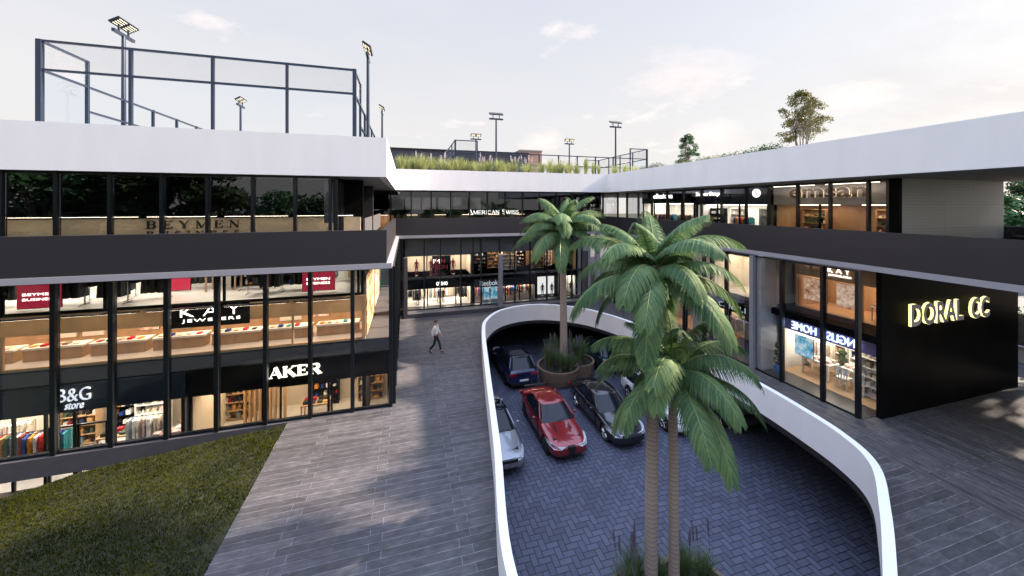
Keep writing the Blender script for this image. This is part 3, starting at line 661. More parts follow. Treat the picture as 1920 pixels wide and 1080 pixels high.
# ---- jeweller on the mezzanine
ky=shop('shopfront','amber lit jeweller with black board reading KAY JEWELERS',(-20,17.0,0),0,18.29,2.2,3.42,3.42,4.10,2.6,M['wood'],M['shopfloor'],M['woodpale'],M['woodpale'],M['lit_orange'],10,trim='wood',posts=(.1,6.6,12.9,15.5,18.2))
MB().box(11.2,14.0,-.14,-.062,3.3,4.2).build('name_board',M['black'],ky,world=False)
sign_text(ky,'K A Y',1.95,.36,.03,(11.75,-.142,3.72),M['letwhite'],offset=-.02); sign_text(ky,'JEWELERS',1.9,.14,.03,(11.8,-.142,3.48),M['letwhite'],space=1.2,offset=-.015)
for k in range(2,9):
    x=.6+k*1.95
    c=thing('jewellery_counter','jewellery counter','counter',(-20+x,17.9,2.2)); 
    c['label']=['jewellery counter at the far left out of view','second jewellery counter from the far left','leftmost white counter in the amber lit jeweller','white jewellery counter left of the first wall poster','white jewellery counter under the left wall pictures','white jewellery counter left of the black KAY board','white jewellery counter right below the black KAY board','white jewellery counter beside the black figure','white jewellery counter at right end of the jeweller'][k]
    MB().box(0,1.7,0,.5,0,.42).build('cabinet',M['wood'],c,world=False); MB().box(-.03,1.73,-.03,.53,.421,.5).build('counter_top',M['shopwhite'],c,world=False)
    for q in range(5): MB().box(.1+q*.32,.26+q*.32,.08,.3,.501,.54+.03*(q%2)).build('jewellery_tray',random.choice(FAB['pale']+FAB['bright']),c,world=False)
for k,(x,w,m) in enumerate([(7.1,.7,'shopwhite'),(8.9,.75,'poster_photo'),(10.1,.7,'shopwhite'),(11.4,1.5,'poster_photo'),(14.3,.9,'shopwhite'),(15.6,.8,'poster_photo'),(6.3,.6,'shopwhite')]):
    if m=='shopwhite': MB().box(x,x+w,2.5,2.59,2.55,3.3).build('wall_display',M[m],ky,world=False)
    else: poster(ky,x,2.55,2.6,w,.62,M[m],['','lit portrait picture left of the clock panel in the jeweller','','wide lit portrait picture below the KAY board','','small lit portrait picture above the right counter','leftmost lit portrait picture in the jeweller',''][k] or 'lit picture')
MB().box(0.02,18.2,-.02,.02,2.2,2.28).build('lower_rail',M['woodpale'],ky,world=False)
# ---- fashion shop on the top level
be=shop('shopfront','menswear shop with white floor and beige fascia reading BEYMEN BUSINESS',(-20,17.0,0),0,18.1,4.22,6.6,6.6,7.48,3.4,M['shopwhite'],M['shopfloor'],M['shopwhite'],M['beige'],M['lit_white'],9,posts=(6.6,9.4,13.1,18.0),trim='black')
MB().box(0,18.1,-.04,.02,4.115,4.215).build('front_sill',M['black'],be,world=False)
fascia_fill(be,6,18.0,-.06,7.56)
fascia_fill(ky,6,18.0,-.10,4.11)
serif_text(be,'BEYMEN',3.0,.27,.04,(10.66,-.062,7.12),M['letdark'],T=.2,t=.06,gap=.45); serif_text(be,'BUSINESS',3.0,.2,.04,(10.66,-.062,6.80),M['letdark'],T=.14,t=.07,gap=.55)
for i,(x,y,k,r) in enumerate([(7.6,.9,'rack_dark',0),(8.6,1.7,'rack_dark',.3),(9.0,.7,'rack_dark',0),(10.1,1.1,'rack_dark',0),(12.2,2.2,'table_mixed',0),(13.6,1.9,'rack_dark',.1),(14.2,1.0,'rack_dark',0),(15.3,1.3,'rack_dark',-.2),(12.9,2.8,'shelf_bright',0),(11.0,2.7,'rack_dark',0),(16.9,2.4,'rack_mixed',0),(5.6,1.2,'rack_dark',0),(14.9,2.7,'shelf_bright',0)]):
    put(k,be,x,y,4.22,r,['dark coats on the rail beside the left red poster','turned rail of dark coats behind the left red poster','dark coats on the front rail left of the second poster','dark coats on the rail next to the centre red poster','wooden table of folded clothes on the white floor','rail of dark coats left of the black door frame','dark coats on the front rail above the KAY board','turned rail of dark coats left of the right red poster','black shelf unit at the back above the KAY board','rail of dark coats at the back near the centre','rail of mixed clothes right of the right red poster','rail of dark coats at the far left of the menswear shop','black shelf unit at the back by the right poster'][i])
poster(be,6.75,.3,4.3,1.2,1.7,M['poster_red'],'red sale poster with white 20 at left of the menswear shop',0,(('20',.35,.95,.5,.45),('BEYMEN',.15,.45,.9,.09),('BUSINESS',.15,.27,.9,.09)))
poster(be,9.95,2.2,4.3,1.0,1.5,M['poster_red'],'small red sale poster standing further back with 20',0,(('20',.3,.75,.4,.2),))
poster(be,15.75,.4,4.32,1.25,1.6,M['poster_red'],'red sale poster with white 20 at right of the menswear shop',0,(('20',.35,.95,.5,.45),('BEYMEN',.17,.45,.9,.1),('BUSINESS',.17,.27,.9,.1)))
# side display posters on the stack's flank (face +X)
for y0,w,z0,h,m,lb in ((17.3,3.6,2.25,2.6,'poster_crowd','tall backlit crowd poster on the flank wall facing the side glass'),(21.4,3.4,2.35,2.5,'poster_photo','second backlit poster further along the flank wall')):
    t=thing('poster',lb,'poster',(-1.70,y0,z0),R(90)); MB().box(0,w,-.04,0,0,h).build('panel',M[m],t,world=False); MB().box(-.04,w+.04,.002,.03,-.04,h+.04).build('frame',M['alu'],t,world=False)
MB().box(-1.8,-1.735,17.15,27.0,2.2,7.4).build('flank_wall',M['intgrey'],L)
# ---- back wing ground floor
oy=shop('shopfront','lingerie shop with black fascia and white letters OYSHO',(-.1,28.6,0),0,5.1,.28,1.60,1.60,2.32,3,M['cream'],M['shopfloor'],M['shopwhite'],M['black'],M['lit_white'],5,posts=(.1,1.65,3.8,5.0),trim='black')
sign_text(oy,'OYSHO',.85,.26,.03,(2.3,-.062,1.82),M['letwhite'],space=1.1)
for i,(x,y,k) in enumerate([(.75,1.2,'rack_dark'),(1.2,2.3,'rack_pale'),(2.4,1.5,'rack_pale'),(2.9,.8,'mann_black'),(2.55,.8,'mann_black'),(3.3,2.4,'rack_pale'),(4.4,1.3,'rack_dark'),(4.6,2.5,'shelf_pale'),(.95,.6,'mann_black')]):
    o=put(k,oy,x,y,.28,0,['dark rail in the left window of the OYSHO shop','long pale dresses behind the left OYSHO window','long pale dresses on a rail in the middle OYSHO window','black mannequin right of its neighbour in the middle OYSHO window','black mannequin left of its neighbour in the middle OYSHO window','long pale dresses at back right of the OYSHO shop','dark rail in the right window of the OYSHO shop','white shelf unit in the right OYSHO corner','black mannequin in the left OYSHO window'][i])
    if k[:4]=='mann': o.scale=(.62,.62,.62)
    else: o.scale=(.8,.8,.72)
im=shop('shopfront','upper display with red dressed mannequins and black lettered panel',(-.1,28.6,0),0,5.1,2.5,4.1,4.1,5.5,2.6,M['shopwhite'],M['shopfloor'],M['shopwhite'],M['intgrey'],M['lit_warm'],3,posts=(.1,1.6,5.0),trim='alu')
MB().box(2.05,3.5,.9,.98,2.55,3.95).build('word_panel',M['black'],im,world=False)
for s,x,z,w,h,m in (('IM',2.15,3.35,.5,.34,'letwhite'),('N',2.75,3.35,.3,.34,'mannpink'),('SSN',2.45,2.9,.8,.32,'mannpink'),('SONL',2.8,2.6,1.2,.26,'letdark')): sign_text(im,s,w,h,.03,(x,.89 if s!='SONL' else .7,z),M[m])
for i,x in enumerate((.85,1.95,2.35,3.65)): o=put('mann_pink',im,x,.6,2.5,random.uniform(-.4,.4),['leftmost red dressed mannequin in the upper display','second red dressed mannequin left of the black word panel','red dressed mannequin before the black word panel','rightmost red dressed mannequin of the upper display'][i],'mannequins in the upper display'); o.scale=(.75,)*3
rb=shop('shopfront','sports shop with dark fascia and letters Reebok behind the grey column',(5.1,28.6,0),0,5.25,.28,1.42,1.45,2.1,3,M['intgrey'],M['darkfloor'],M['black'],M['matblack'],M['lit_white'],4,posts=(.05,2.6,3.8,5.2),trim='black')
sign_text(rb,'Reebok',1.45,.4,.03,(.5,-.062,1.58),M['letpale'],offset=-.01)
poster(rb,.9,.4,.35,.45,1.0,M['poster_blue'],'blue display picture inside the sports shop left window'); poster(rb,1.5,.5,.35,.55,1.0,M['poster_blue'],'wider blue display picture right of the first in the sports shop')
for i,(x,y,k) in enumerate([(.5,1.4,'rack_bright'),(2.3,1.7,'rack_mixed'),(3.1,.9,'rack_bright'),(3.6,1.9,'rack_bright'),(4.6,1.2,'rack_mixed'),(4.2,2.5,'shelf_bright'),(1.8,2.6,'shelf_bright')]): put(k,rb,x,y,.28,0,['bright clothes rail at left of the sports shop','mixed clothes rail behind the grey column','bright clothes rail right of the grey column','bright clothes rail deeper in the sports shop','mixed clothes rail at right of the sports shop','black shelf unit at the back right of the sports shop','black shelf unit at the back left of the sports shop'][i]).scale=(.85,.8,.62)
cf=shop('shopfront','amber lit home store above the sports shop with crowded shelves',(5.1,28.6,0),0,9.0,2.5,4.22,4.22,5.5,3.2,M['wood'],M['darkfloor'],M['wood'],M['intgrey'],M['lit_orange'],6,posts=(.05,3.0,6.0,8.9),trim='black')
for i in range(7): put(['shelf_bright','shelf_mixed','shelf_pale'][i%3],cf,.75+i*1.25,2.5 if i%2 else 1.3,2.5,0,['first shelf unit from the left in the amber home store','second shelf unit from the left in the amber home store','third shelf unit from the left in the amber home store','middle shelf unit of the amber home store','fifth shelf unit from the left in the amber home store','sixth shelf unit from the left in the amber home store','last shelf unit at right of the amber home store'][i]).scale=(1,1,.8)
vt=thing('lit_vitrine','tall white lit vitrine with two black mannequins beside the sports shop','display case',(10.45,28.6,0))
b=MB().box(0,1.9,1.0,1.06,.3,2.02); b.build('back_panel',M['vitrine'],vt,world=False); MB().box(0,1.9,0,1.0,.28,.3).box(-.06,0,0,1.06,.28,2.1).box(1.9,1.96,0,1.06,.28,2.1).box(-.06,1.96,0,1.06,2.021,2.1).build('frame',M['black'],vt,world=False)
for i,x in enumerate((.6,1.45)): put('mann_black',vt,x,.4,.3,0,['black mannequin at left in the white vitrine','black mannequin at right in the white vitrine'][i],'mannequins in the white vitrine').scale=(.62,)*3
ft=shop('shopfront','small footwear shop with white lit panel right of the vitrine',(12.5,28.6,0),0,1.5,.28,2.0,2.0,2.45,2,M['shopwhite'],M['darkfloor'],M['black'],M['black'],M['lit_white'],1,trim='black')
put('mann_black',ft,1.2,.5,.3,0,'black mannequin in the small footwear shop').scale=(.62,)*3
put('shelf_pale',ft,.7,1.5,.3,0,'white shelf unit in the small footwear shop').scale=(.9,1,.75)
# ---- back wing upper floor
us=shop('shopfront','upper floor jeweller with black fascia reading AMERICAN SWISS',(-3.0,30.2,0),0,20.5,5.76,7.2,7.2,7.60,2,M['wood'],M['darkfloor'],M['woodpale'],M['black'],M['lit_orange'],9,posts=(.1,3,6.2,9,12,15,18),trim='black')
serif_text(us,'AMERICAN SWISS',4.4,.38,.04,(7.9,-.062,7.22),M['letwhite'],T=.1,t=.05,sw=.07,gap=.02,small=(.8,(0,9)))
for i,(a,b) in enumerate([(1.9,2.8),(2.9,4.1),(4.2,5.3),(5.5,6.6),(6.7,7.9),(8.0,9.0)]): MB().box(-3+a,-3+b,30.3,30.36,7.62,8.6).build('wall_panel',M['white'],B)
MB().box(-3,17.4,30.37,30.5,7.61,9.06).build('upper_fascia',M['black'],B)
MB().box(-1.0,16.4,31.95,32.1,5.74,9.06).build('inner_wall',M['matblack'],B)
# ---- right wing lower
R90=R(-90)
eh=shop('shopfront','bright home shop with lilac fascia and mirrored blue letters ENGLISH HOME',(17.5,13.6,0),R90,4.0,.03,2.1,2.1,2.68,3.0,M['shopwhite'],M['woodpale'],M['shopwhite'],M['lilacboard'],M['lit_white'],6,trim='matblack',posts=(3.96,))
sign_text(eh,'ENGLISH HOME',2.7,.34,.05,(.72,-.062,2.2),M['bluehalo'],mirror=True,offset=-.012)
put('topiary',eh,.28,-.35,.03,0,'three ball topiary in a blue pot outside the home shop')
for i,(x,y) in enumerate([(1.5,2.7),(2.8,2.7),(.75,1.7)]): put('shelf_mixed' if i<2 else 'rack_pale',eh,x,y,.03,0,['wooden shelf unit between the white ones at the back of the home shop','wooden shelf unit at the back right of the home shop','rail of pale curtains at left of the home shop'][i])
poster(eh,.5,.4,.9,.8,.9,M['poster_blue'],'blue and white picture in the left window of the home shop')
for i,(x,y,k) in enumerate([(.8,2.6,'shelf_pale'),(2.1,2.6,'shelf_pale'),(1.2,1.0,'table_pale'),(3.3,1.0,'shelf_pale'),(2.6,1.4,'table_pale'),(2.3,.8,'chair'),(2.95,.9,'chair'),(2.2,1.8,'chair'),(1.7,1.7,'topiary'),(2.9,2.3,'topiary')]): put(k,eh,x,y,.03,0 if k!='chair' else random.uniform(-1,1)+PI,['white shelf unit at the back left of the home shop','white shelf unit at the back centre of the home shop','white table near the left window of the home shop','white shelf unit close to the right window edge','white dining table in the home shop right window','white chair left in front of the dining table','white chair right in front of the dining table','white chair behind the dining table','topiary behind the left table in the home shop','topiary behind the dining table in the home shop'][i])
k2=shop('shopfront','jeweller above the home shop with pale sign KAY JEWELERS',(18.5,13.5,0),R90,3.95,3.05,4.6,4.6,5.5,2.2,M['wood'],M['woodpale'],M['woodpale'],M['woodpale'],M['lit_orange'],3,trim='wood',posts=(.05,1.35,2.75,3.55))
sign_text(k2,'K A Y',.85,.22,.03,(1.5,-.062,4.95),M['letwhite'],offset=-.02); sign_text(k2,'JEWELERS',.9,.09,.03,(1.5,-.062,4.78),M['letwhite'])
for x,w,l in ((.2,1.0,'left lit portrait poster in the upper right jeweller'),(1.6,1.0,'right lit portrait poster in the upper right jeweller')): poster(k2,x,.3,3.4,w,1.05,M['poster_photo'],l)
put('table_pale',k2,3.1,.8,3.05,0,'white table of the upper right jeweller beside the end pillar').scale=(.6,.8,.8)
ca=shop('shopfront','black marble shop reading CANALI right behind the palms',(17.5,17.7,0),R90,3.8,.03,2.05,2.05,2.55,2.4,M['cream'],M['darkfloor'],M['cream'],M['black'],M['lit_warm'],4,trim='black',posts=(.1,1.2,1.35,2.3,2.45,3.7))
serif_text(ca,'CANALI',1.8,.26,.03,(.6,-.062,2.18),M['letpale'],T=.1,t=.05,sw=.06)
for i,(x,y,k) in enumerate([(.6,.9,'rack_mixed'),(1.8,1.6,'shelf_pale'),(3.1,.8,'rack_bright'),(3.2,2.0,'shelf_mixed'),(.7,2.0,'shelf_pale')]): put(k,ca,x,y,.03,0,['rail of mixed clothes in the CANALI left window','white shelf unit in the middle CANALI window','rail of bright clothes in the CANALI right window','wooden shelf unit at the back right in CANALI','white shelf unit at the back left in CANALI'][i])
iu=shop('shopfront','upper display with part of a white IM sign above CANALI',(17.6,17.7,0),R90,3.8,3.05,5.2,5.2,5.5,2.2,M['shopwhite'],M['shopfloor'],M['shopwhite'],M['intgrey'],M['lit_warm'],3,trim='black')
MB().box(2.0,3.0,.5,.56,3.3,5.1).build('word_panel',M['black'],iu,world=False); sign_text(iu,'IM',.6,.4,.03,(2.2,.49,4.6),M['letwhite']); put('mann_pink',iu,3.2,.4,3.05,0,'red dressed mannequin above the CANALI sign')

f3=shop('shopfront','warm lit fashion shop behind the tall palm in the right wing',(17.5,22.8,0),R90,4.8,.03,2.3,2.3,2.7,2.4,M['cream'],M['woodpale'],M['cream'],M['black'],M['lit_warm'],4,trim='black',posts=(.1,1.5,3.1,4.7))
for i,(x,k) in enumerate([(.8,'rack_pale'),(1.9,'rack_mixed'),(3.0,'shelf_mixed'),(4.1,'rack_bright')]): put(k,f3,x,1.3,.03,0,['long pale dresses in the shop behind the tall palm','mixed clothes rail in the shop behind the tall palm','wooden shelf unit in the shop behind the tall palm','bright clothes rail in the shop behind the tall palm'][i])
# ---- right wing upper
em=shop('shopfront','dark brown showroom with wide brown letters emsan on grey fascia',(20.3,16.0,0),R90,5.7,5.76,8.0,8.0,9.06,2.9,M['wood'],M['darkfloor'],M['woodpale'],M['fasciagrey'],M['lit_orange'],2,trim='black',posts=(.05,2.4,5.65))
child('lettering',text_mesh('emsan',3.55,.48,.07,M['letbrown'],M['edgeglow'],offset=.025),em,(.95,-.075,8.36))
fascia_fill(em,.2,5.5,-.02,9.0)
for i in range(3): put(['shelf_mixed','table_mixed','shelf_mixed'][i],em,1.0+i*1.7,1.8,5.76,0,['wooden shelf unit left in the emsan showroom','wooden table in the emsan showroom','wooden shelf unit right in the emsan showroom'][i])
ss=shop('shopfront','sports shoe shop with navy fascia and white letters SuperStep',(20.3,21.9,0),R90,5.6,5.76,8.0,8.0,9.06,2.9,M['shopwhite'],M['shopfloor'],M['black'],M['navyboard'],M['lit_white'],5,trim='black',posts=(.1,1.9,3.6,5.5))
sign_text(ss,'SuperStep',2.1,.36,.03,(.05,-.062,8.55),M['letwhite'],offset=.012)
lg=thing('round_logo_sign','round red and white symbol sign at right of the shoe shop fascia','sign',(20.22,17.05,8.7),R90)
lg.rotation_euler=(0,0,R90)
b=MB()
for r0,r1,mi in ((0,.25,0),):
    n_=28; vs=[(r1*math.cos(2*PI*k/n_),-.04,r1*math.sin(2*PI*k/n_)) for k in range(n_)]+[(r1*math.cos(2*PI*k/n_),0,r1*math.sin(2*PI*k/n_)) for k in range(n_)]
    b.add(vs,[tuple(range(n_)),tuple(range(2*n_-1,n_-1,-1))]+[(k,n_+k,n_+(k+1)%n_,(k+1)%n_) for k in range(n_)])
b.build('disc',M['letwhite'],lg,world=False); child('emblem',text_mesh('S',.2,.3,.02,M['poster_red'],offset=.02),lg,(-.1,-.042,-.15))
for i,(x,y,k) in enumerate([(.8,1.2,'shelf_bright'),(2.2,1.6,'shelf_pale'),(3.2,.8,'rack_bright'),(4.1,1.9,'shelf_bright'),(4.9,1.0,'shelf_pale')]): put(k,ss,x,y,5.76,0,['black shelf unit at left of the shoe shop','white shelf unit left of centre in the shoe shop','rail of bright clothes in the shoe shop','black shelf unit right of centre in the shoe shop','white shelf unit at right of the shoe shop'][i])
cz=shop('shopfront','fashion shop with black fascia and white letters collezione',(20.3,28.2,0),R90,6.2,5.76,8.1,8.1,9.06,2.9,M['shopwhite'],M['shopfloor'],M['black'],M['black'],M['lit_white'],4,trim='black',posts=(.1,1.6,3.4,4.8,6.1))
sign_text(cz,'collezione',2.6,.40,.03,(1.3,-.062,8.52),M['letwhite'],offset=.012)
for i,(x,k) in enumerate([(.8,'rack_mixed'),(2.2,'rack_bright'),(3.8,'rack_mixed'),(5.2,'rack_bright')]): put(k,cz,x,1.2,5.76,0,['mixed rail at far left of collezione','bright rail left of centre in collezione','mixed rail right of centre in collezione','bright rail at right of collezione'][i])
for t in PR.values(): purge(t)
# ------------------------------------------------------------------ roof courts
def bar(a,b,w=.08):
    a,b=Vector(a),Vector(b); m=MB(); d=(b-a); 
    if abs(d.z)>max(abs(d.x),abs(d.y)): return m.box(a.x-w/2,a.x+w/2,a.y-w/2,a.y+w/2,a.z,b.z)
    if abs(d.x)>abs(d.y): return m.box(min(a.x,b.x)+w/2,max(a.x,b.x)-w/2,a.y-w/2,a.y+w/2,a.z-w/2,a.z+w/2)
    return m.box(a.x-w/2,a.x+w/2,min(a.y,b.y)+w/2,max(a.y,b.y)-w/2,a.z-w/2,a.z+w/2)
def court(name,label,x0,x1,y0,y1,long_y,Z=9.83):
    """padel cage: ends 4 m high, sides stepped down to 3 m"""
    t=thing(name,label,'sports court',((x0+x1)/2,(y0+y1)/2,Z)); st=M['steelblue']
    MB().box(x0-.3,x1+.3,y0-.3,y1+.3,Z+.002,Z+.04).build('playing_surface',mat('blue_court_turf',(.02,.06,.14),.9,var=.1,scale=20),t)
    def P(x,y,h,w=.13): bar((x,y,Z+.04),(x,y,Z+h),w).build('post',st,t)
    def rail(a,b,h): bar((*a,Z+h),(*b,Z+h)).build('rail',st,t)
    def pane(a,b,h0,h1,m,nm):
        if abs(a[0]-b[0])>abs(a[1]-b[1]): q=MB().box(min(a[0],b[0])+.07,max(a[0],b[0])-.07,a[1]-.006,a[1]+.006,Z+h0,Z+h1)
        else: q=MB().box(a[0]-.006,a[0]+.006,min(a[1],b[1])+.07,max(a[1],b[1])-.07,Z+h0,Z+h1)
        q.build(nm,m,t)
    if long_y: ends=[((x0,y),(x1,y)) for y in (y0,y1)]; sides=[[(x,y0+k*2.0) for k in range(11)] for x in (x0,x1)]
    else: ends=[((x,y0),(x,y1)) for x in (x0,x1)]; sides=[[(x0+k*(x1-x0)/10,y) for k in range(11)] for y in (y0,y1)]
    for a,b in ends:
        pts=[(a[0]+(b[0]-a[0])*k/4,a[1]+(b[1]-a[1])*k/4) for k in range(5)]
        for k,p in enumerate(pts): P(*p,4,.15 if k in (0,4) else .10)
        for p,q in zip(pts,pts[1:]): rail(p,q,3.96); rail(p,q,2.94); pane(p,q,.05,2.88,M['glasspad'],'glass_panel'); pane(p,q,3.0,3.9,M['wire'],'mesh_panel')
    for pts in sides:
        for k,p in enumerate(pts):
            if k in(0,10): continue
            P(*p,4 if k in (1,9) else 3,.10)
        for k,(p,q) in enumerate(zip(pts,pts[1:])):
            e=k in (0,9); rail(p,q,2.94); 
            if e: rail(p,q,3.96); pane(p,q,3.0,3.9,M['wire'],'mesh_panel'); pane(p,q,.05,2.88,M['glasspad'],'glass_panel')
            else: rail(p,q,1.95); pane(p,q,.05,1.9,M['glasspad'],'glass_panel') if k in (1,8) else pane(p,q,.05,1.9,M['wire'],'mesh_panel')
    return t
court('padel_court','large dark framed padel cage on the left roof, glass below mesh',-12.41,-2.14,17.0,37.0,True)
court('padel_court','smaller looking padel cage on the back roof behind the grasses',4.2,24.2,32.9,42.9,False)
def mast():
    t=thing('floodlight_mast','mast','floodlight mast',(0,0,-60)); st=M['steelblue']
    child('pole',MB().tube([(0,0,0),(0,0,6.0)],[.10,.075],10).mesh('pole',st),t); child('base_plate',MB().box(-.2,.2,-.2,.2,0,.03).mesh('base_plate',st),t)
    child('crossbar',MB().box(-.65,.65,-.06,.06,5.95,6.09).mesh('crossbar',st),t)
    for x in(-.3,.3): child('bracket',MB().box(x-.03,x+.03,-.03,.03,6.09,6.42).mesh('bracket',st),t)
    h=child('lamp_head',MB().box(-.72,.72,-.26,.26,-.05,.05).mesh('lamp_head',M['matblack']),t,(0,-.02,6.5),(R(-32),0,0),(.88,.88,.88))
    for i in range(4):
        for x in (-.36,.36): child('led_strip',MB().box(x-.26,x+.26,-.19+i*.11,-.155+i*.11,-.062,-.051).mesh('led_strip',M['led']),h)
    return t
mp=mast()
for x,y,rz,lb in ((-12.6,21.3,90,'tall floodlight mast at near left of the left roof court'),(-1.97,20.9,-90,'floodlight mast at near right corner side of the left roof court'),(-2.0,33.3,-90,'floodlight mast at far right of the left roof court'),(-12.65,33.9,90,'small looking floodlight mast seen through the left cage'),
   (7.9,32.6,180,'tallest floodlight mast behind the roof grasses in the centre'),(20.3,32.6,180,'floodlight mast near the right corner of the back court'),(8.0,43.3,0,'floodlight mast behind the left end of the back cage'),(20.2,43.3,0,'farthest small floodlight mast behind the back cage')):
    copy_thing(mp,(x,y,9.83),R(rz),lb,'floodlight masts on the roofs')
purge(mp)
# ------------------------------------------------------------------ grasses
def grass_mesh(n,h,spread,w,seed,segs=3):
    rg=random.Random(seed); b=MB()
    for k in range(n):
        a=rg.uniform(0,2*PI); r=rg.uniform(0,spread*.25); L=h*rg.uniform(.55,1.1); out=rg.uniform(.05,spread*1.2)
        bx,by=r*math.cos(a),r*math.sin(a); sx,sy=-math.sin(a),math.cos(a); P=[]
        for s in range(segs+1):
            t=s/segs; P.append((bx+math.cos(a)*out*t*t,by+math.sin(a)*out*t*t,L*(t-.18*t*t*out/spread)))
        vs=[]
        for s,p in enumerate(P):
            ww=w*(1-s/segs)+.001; vs+=[(p[0]-sx*ww,p[1]-sy*ww,p[2]),(p[0]+sx*ww,p[1]+sy*ww,p[2])]
        b.add(vs,[(2*s,2*s+1,2*s+3,2*s+2) for s in range(segs)])
    return b
def plume_mesh(seed,h,m):
    rg=random.Random(seed); b=MB(); lean=rg.uniform(-.15,.15); b.tube([(0,0,0),(lean*.5,0,h*.6),(lean,0,h)],.006,4)
    for k in range(70):
        t=rg.uniform(0,1); z=h*(.72+.28*t); r=.045*math.sin(PI*min(1,t*.9+.08)); a=rg.uniform(0,2*PI)
        c=Vector((lean*(.7+.3*t)+r*math.cos(a)*.7,r*math.sin(a)*.7,z)); e=Vector((math.cos(a)*.03,math.sin(a)*.03,.045)); s=Vector((-math.sin(a),math.cos(a),0))*.012
        b.add([c-s,c+s,c+e],[(0,1,2)])
    return b.mesh('plume',m)
GR=[grass_mesh(260,1.0,.50,.015,i).mesh('blades',M['grassol']) for i in range(4)]
GT=[grass_mesh(260,1.35,.24,.016,20+i).mesh('blades',M['grassol']) for i in range(2)]
PM=[plume_mesh(i,1.25,M['plume']) for i in range(4)]
def clump(loc,me,sc_,label,group,plumes=(),pm=PM,cat='ornamental grass',name='ornamental_grass'):
    t=thing(name,label,cat,loc,random.uniform(0,6),group); child('blades',me,t,scale=(sc_,)*3)
    for k in range(len(plumes)):
        x,h=plumes[k]; child('plume',random.choice(pm),t,(x,random.uniform(-.1,.1),0),(random.uniform(-.12,.12),random.uniform(-.12,.12),random.uniform(0,6)),(sc_,sc_,h))
    return t
MB().box(-.6,16.5,28.32,29.6,9.832,10.42).build('planting_trough',M['white'],B)
MB().box(16.95,18.9,25.9,28.28,9.832,10.42).build('planting_trough',M['white'],Q)
xs=[-.35,.15,.75,1.35,2.0,2.75,3.35,4.0,4.7,5.3,5.9,6.5,7.2,7.85,8.6,9.4,9.9,11.0,11.6,12.2,12.8,13.3,14.2]
for i,x in enumerate(xs):
    pl=[(random.uniform(-.25,.25),random.uniform(1.1,1.45)) for _ in range([0,0,2,0,1,3,0,0,0,0,4,3,0,0,4,3,2,0,0,1,1,1,2][i])]
    clump((x,28.75+.25*(i%3),10.4),GR[i%4],random.uniform(1.15,1.6),'yellow green ornamental grass clump behind the back parapet'+(' with pale plumes' if pl else ' without plumes'),'grass clumps along the back roof edge'+(' with plumes' if pl else ' without plumes'),pl)
for x,s,lb in ((15.0,1.35,'tallest upright grass clump near the right end of the back parapet'),(15.7,1.1,'middle upright grass clump near the parapet corner'),(16.25,.95,'shortest upright grass clump at the parapet corner')):
    clump((x,28.8,10.4),GT[0],s,lb,None)
for x,y,s,lb in ((17.5,28.2,1.2,'broad grass clump just past the inner roof corner'),(18.1,27.5,1.2,'second grass clump past the inner roof corner'),(18.5,26.7,1.0,'low grass clump nearest the right cage end')):
    clump((x,y,10.4),GR[1],s,lb,None,[(.1,1.1)])
# low shrubs on the right roof
def leafblob(n,c,r,sz,seed,b=None):
    rg=random.Random(seed); b=b or MB()
    for k in range(n):
        d=Vector((rg.gauss(0,1),rg.gauss(0,1),rg.gauss(0,1))).normalized(); q=Vector(c)+Vector((d.x*r[0],d.y*r[1],d.z*r[2]))*rg.uniform(.55,1.05)
        e=Vector((rg.gauss(0,1),rg.gauss(0,1),rg.gauss(0,.7))).normalized()*sz*rg.uniform(.6,1.3); f=e.cross(d+Vector((.01,.02,.03))).normalized()*sz*.5
        b.add([q-e,q-f,q+e,q+f],[(0,1,2,3)])
    return b
SH=[leafblob(700,(0,0,.42),(.75,.5,.42),.045,i).mesh('foliage',M[m]) for i,m in enumerate(('leafgr','leafol','leafdk'))]
for i,(x,y,s,k,lb) in enumerate([(18.6,25.4,1.0,2,'low dark shrub nearest the cage on the right roof'),(18.6,24.0,1.1,2,'second low dark shrub along the right roof'),(19.6,22.0,1.15,1,'olive low shrub under the small roof tree'),(19.8,20.6,1.2,2,'dark low shrub right of the small roof tree'),(19.9,19.6,1.2,1,'pale olive shrub on the right roof'),(19.9,18.6,1.2,2,'small dark shrub after the pale olive one'),(20,17.7,1.25,0,'green shrub before the long shrub on the right roof'),(20,16.6,1.35,0,'long green shrub with a spiky top'),(20,15.9,1.4,2,'dark shrub at the near end of the roof shrubs')]):
    t=thing('low_shrub',lb,'shrub',(x,y,10.35)); child('foliage',SH[k],t,scale=(s,s*1.2,s)); child('stem',MB().tube([(0,0,0),(0,0,.4)],.03,6).mesh('stem',M['treebark']),t)
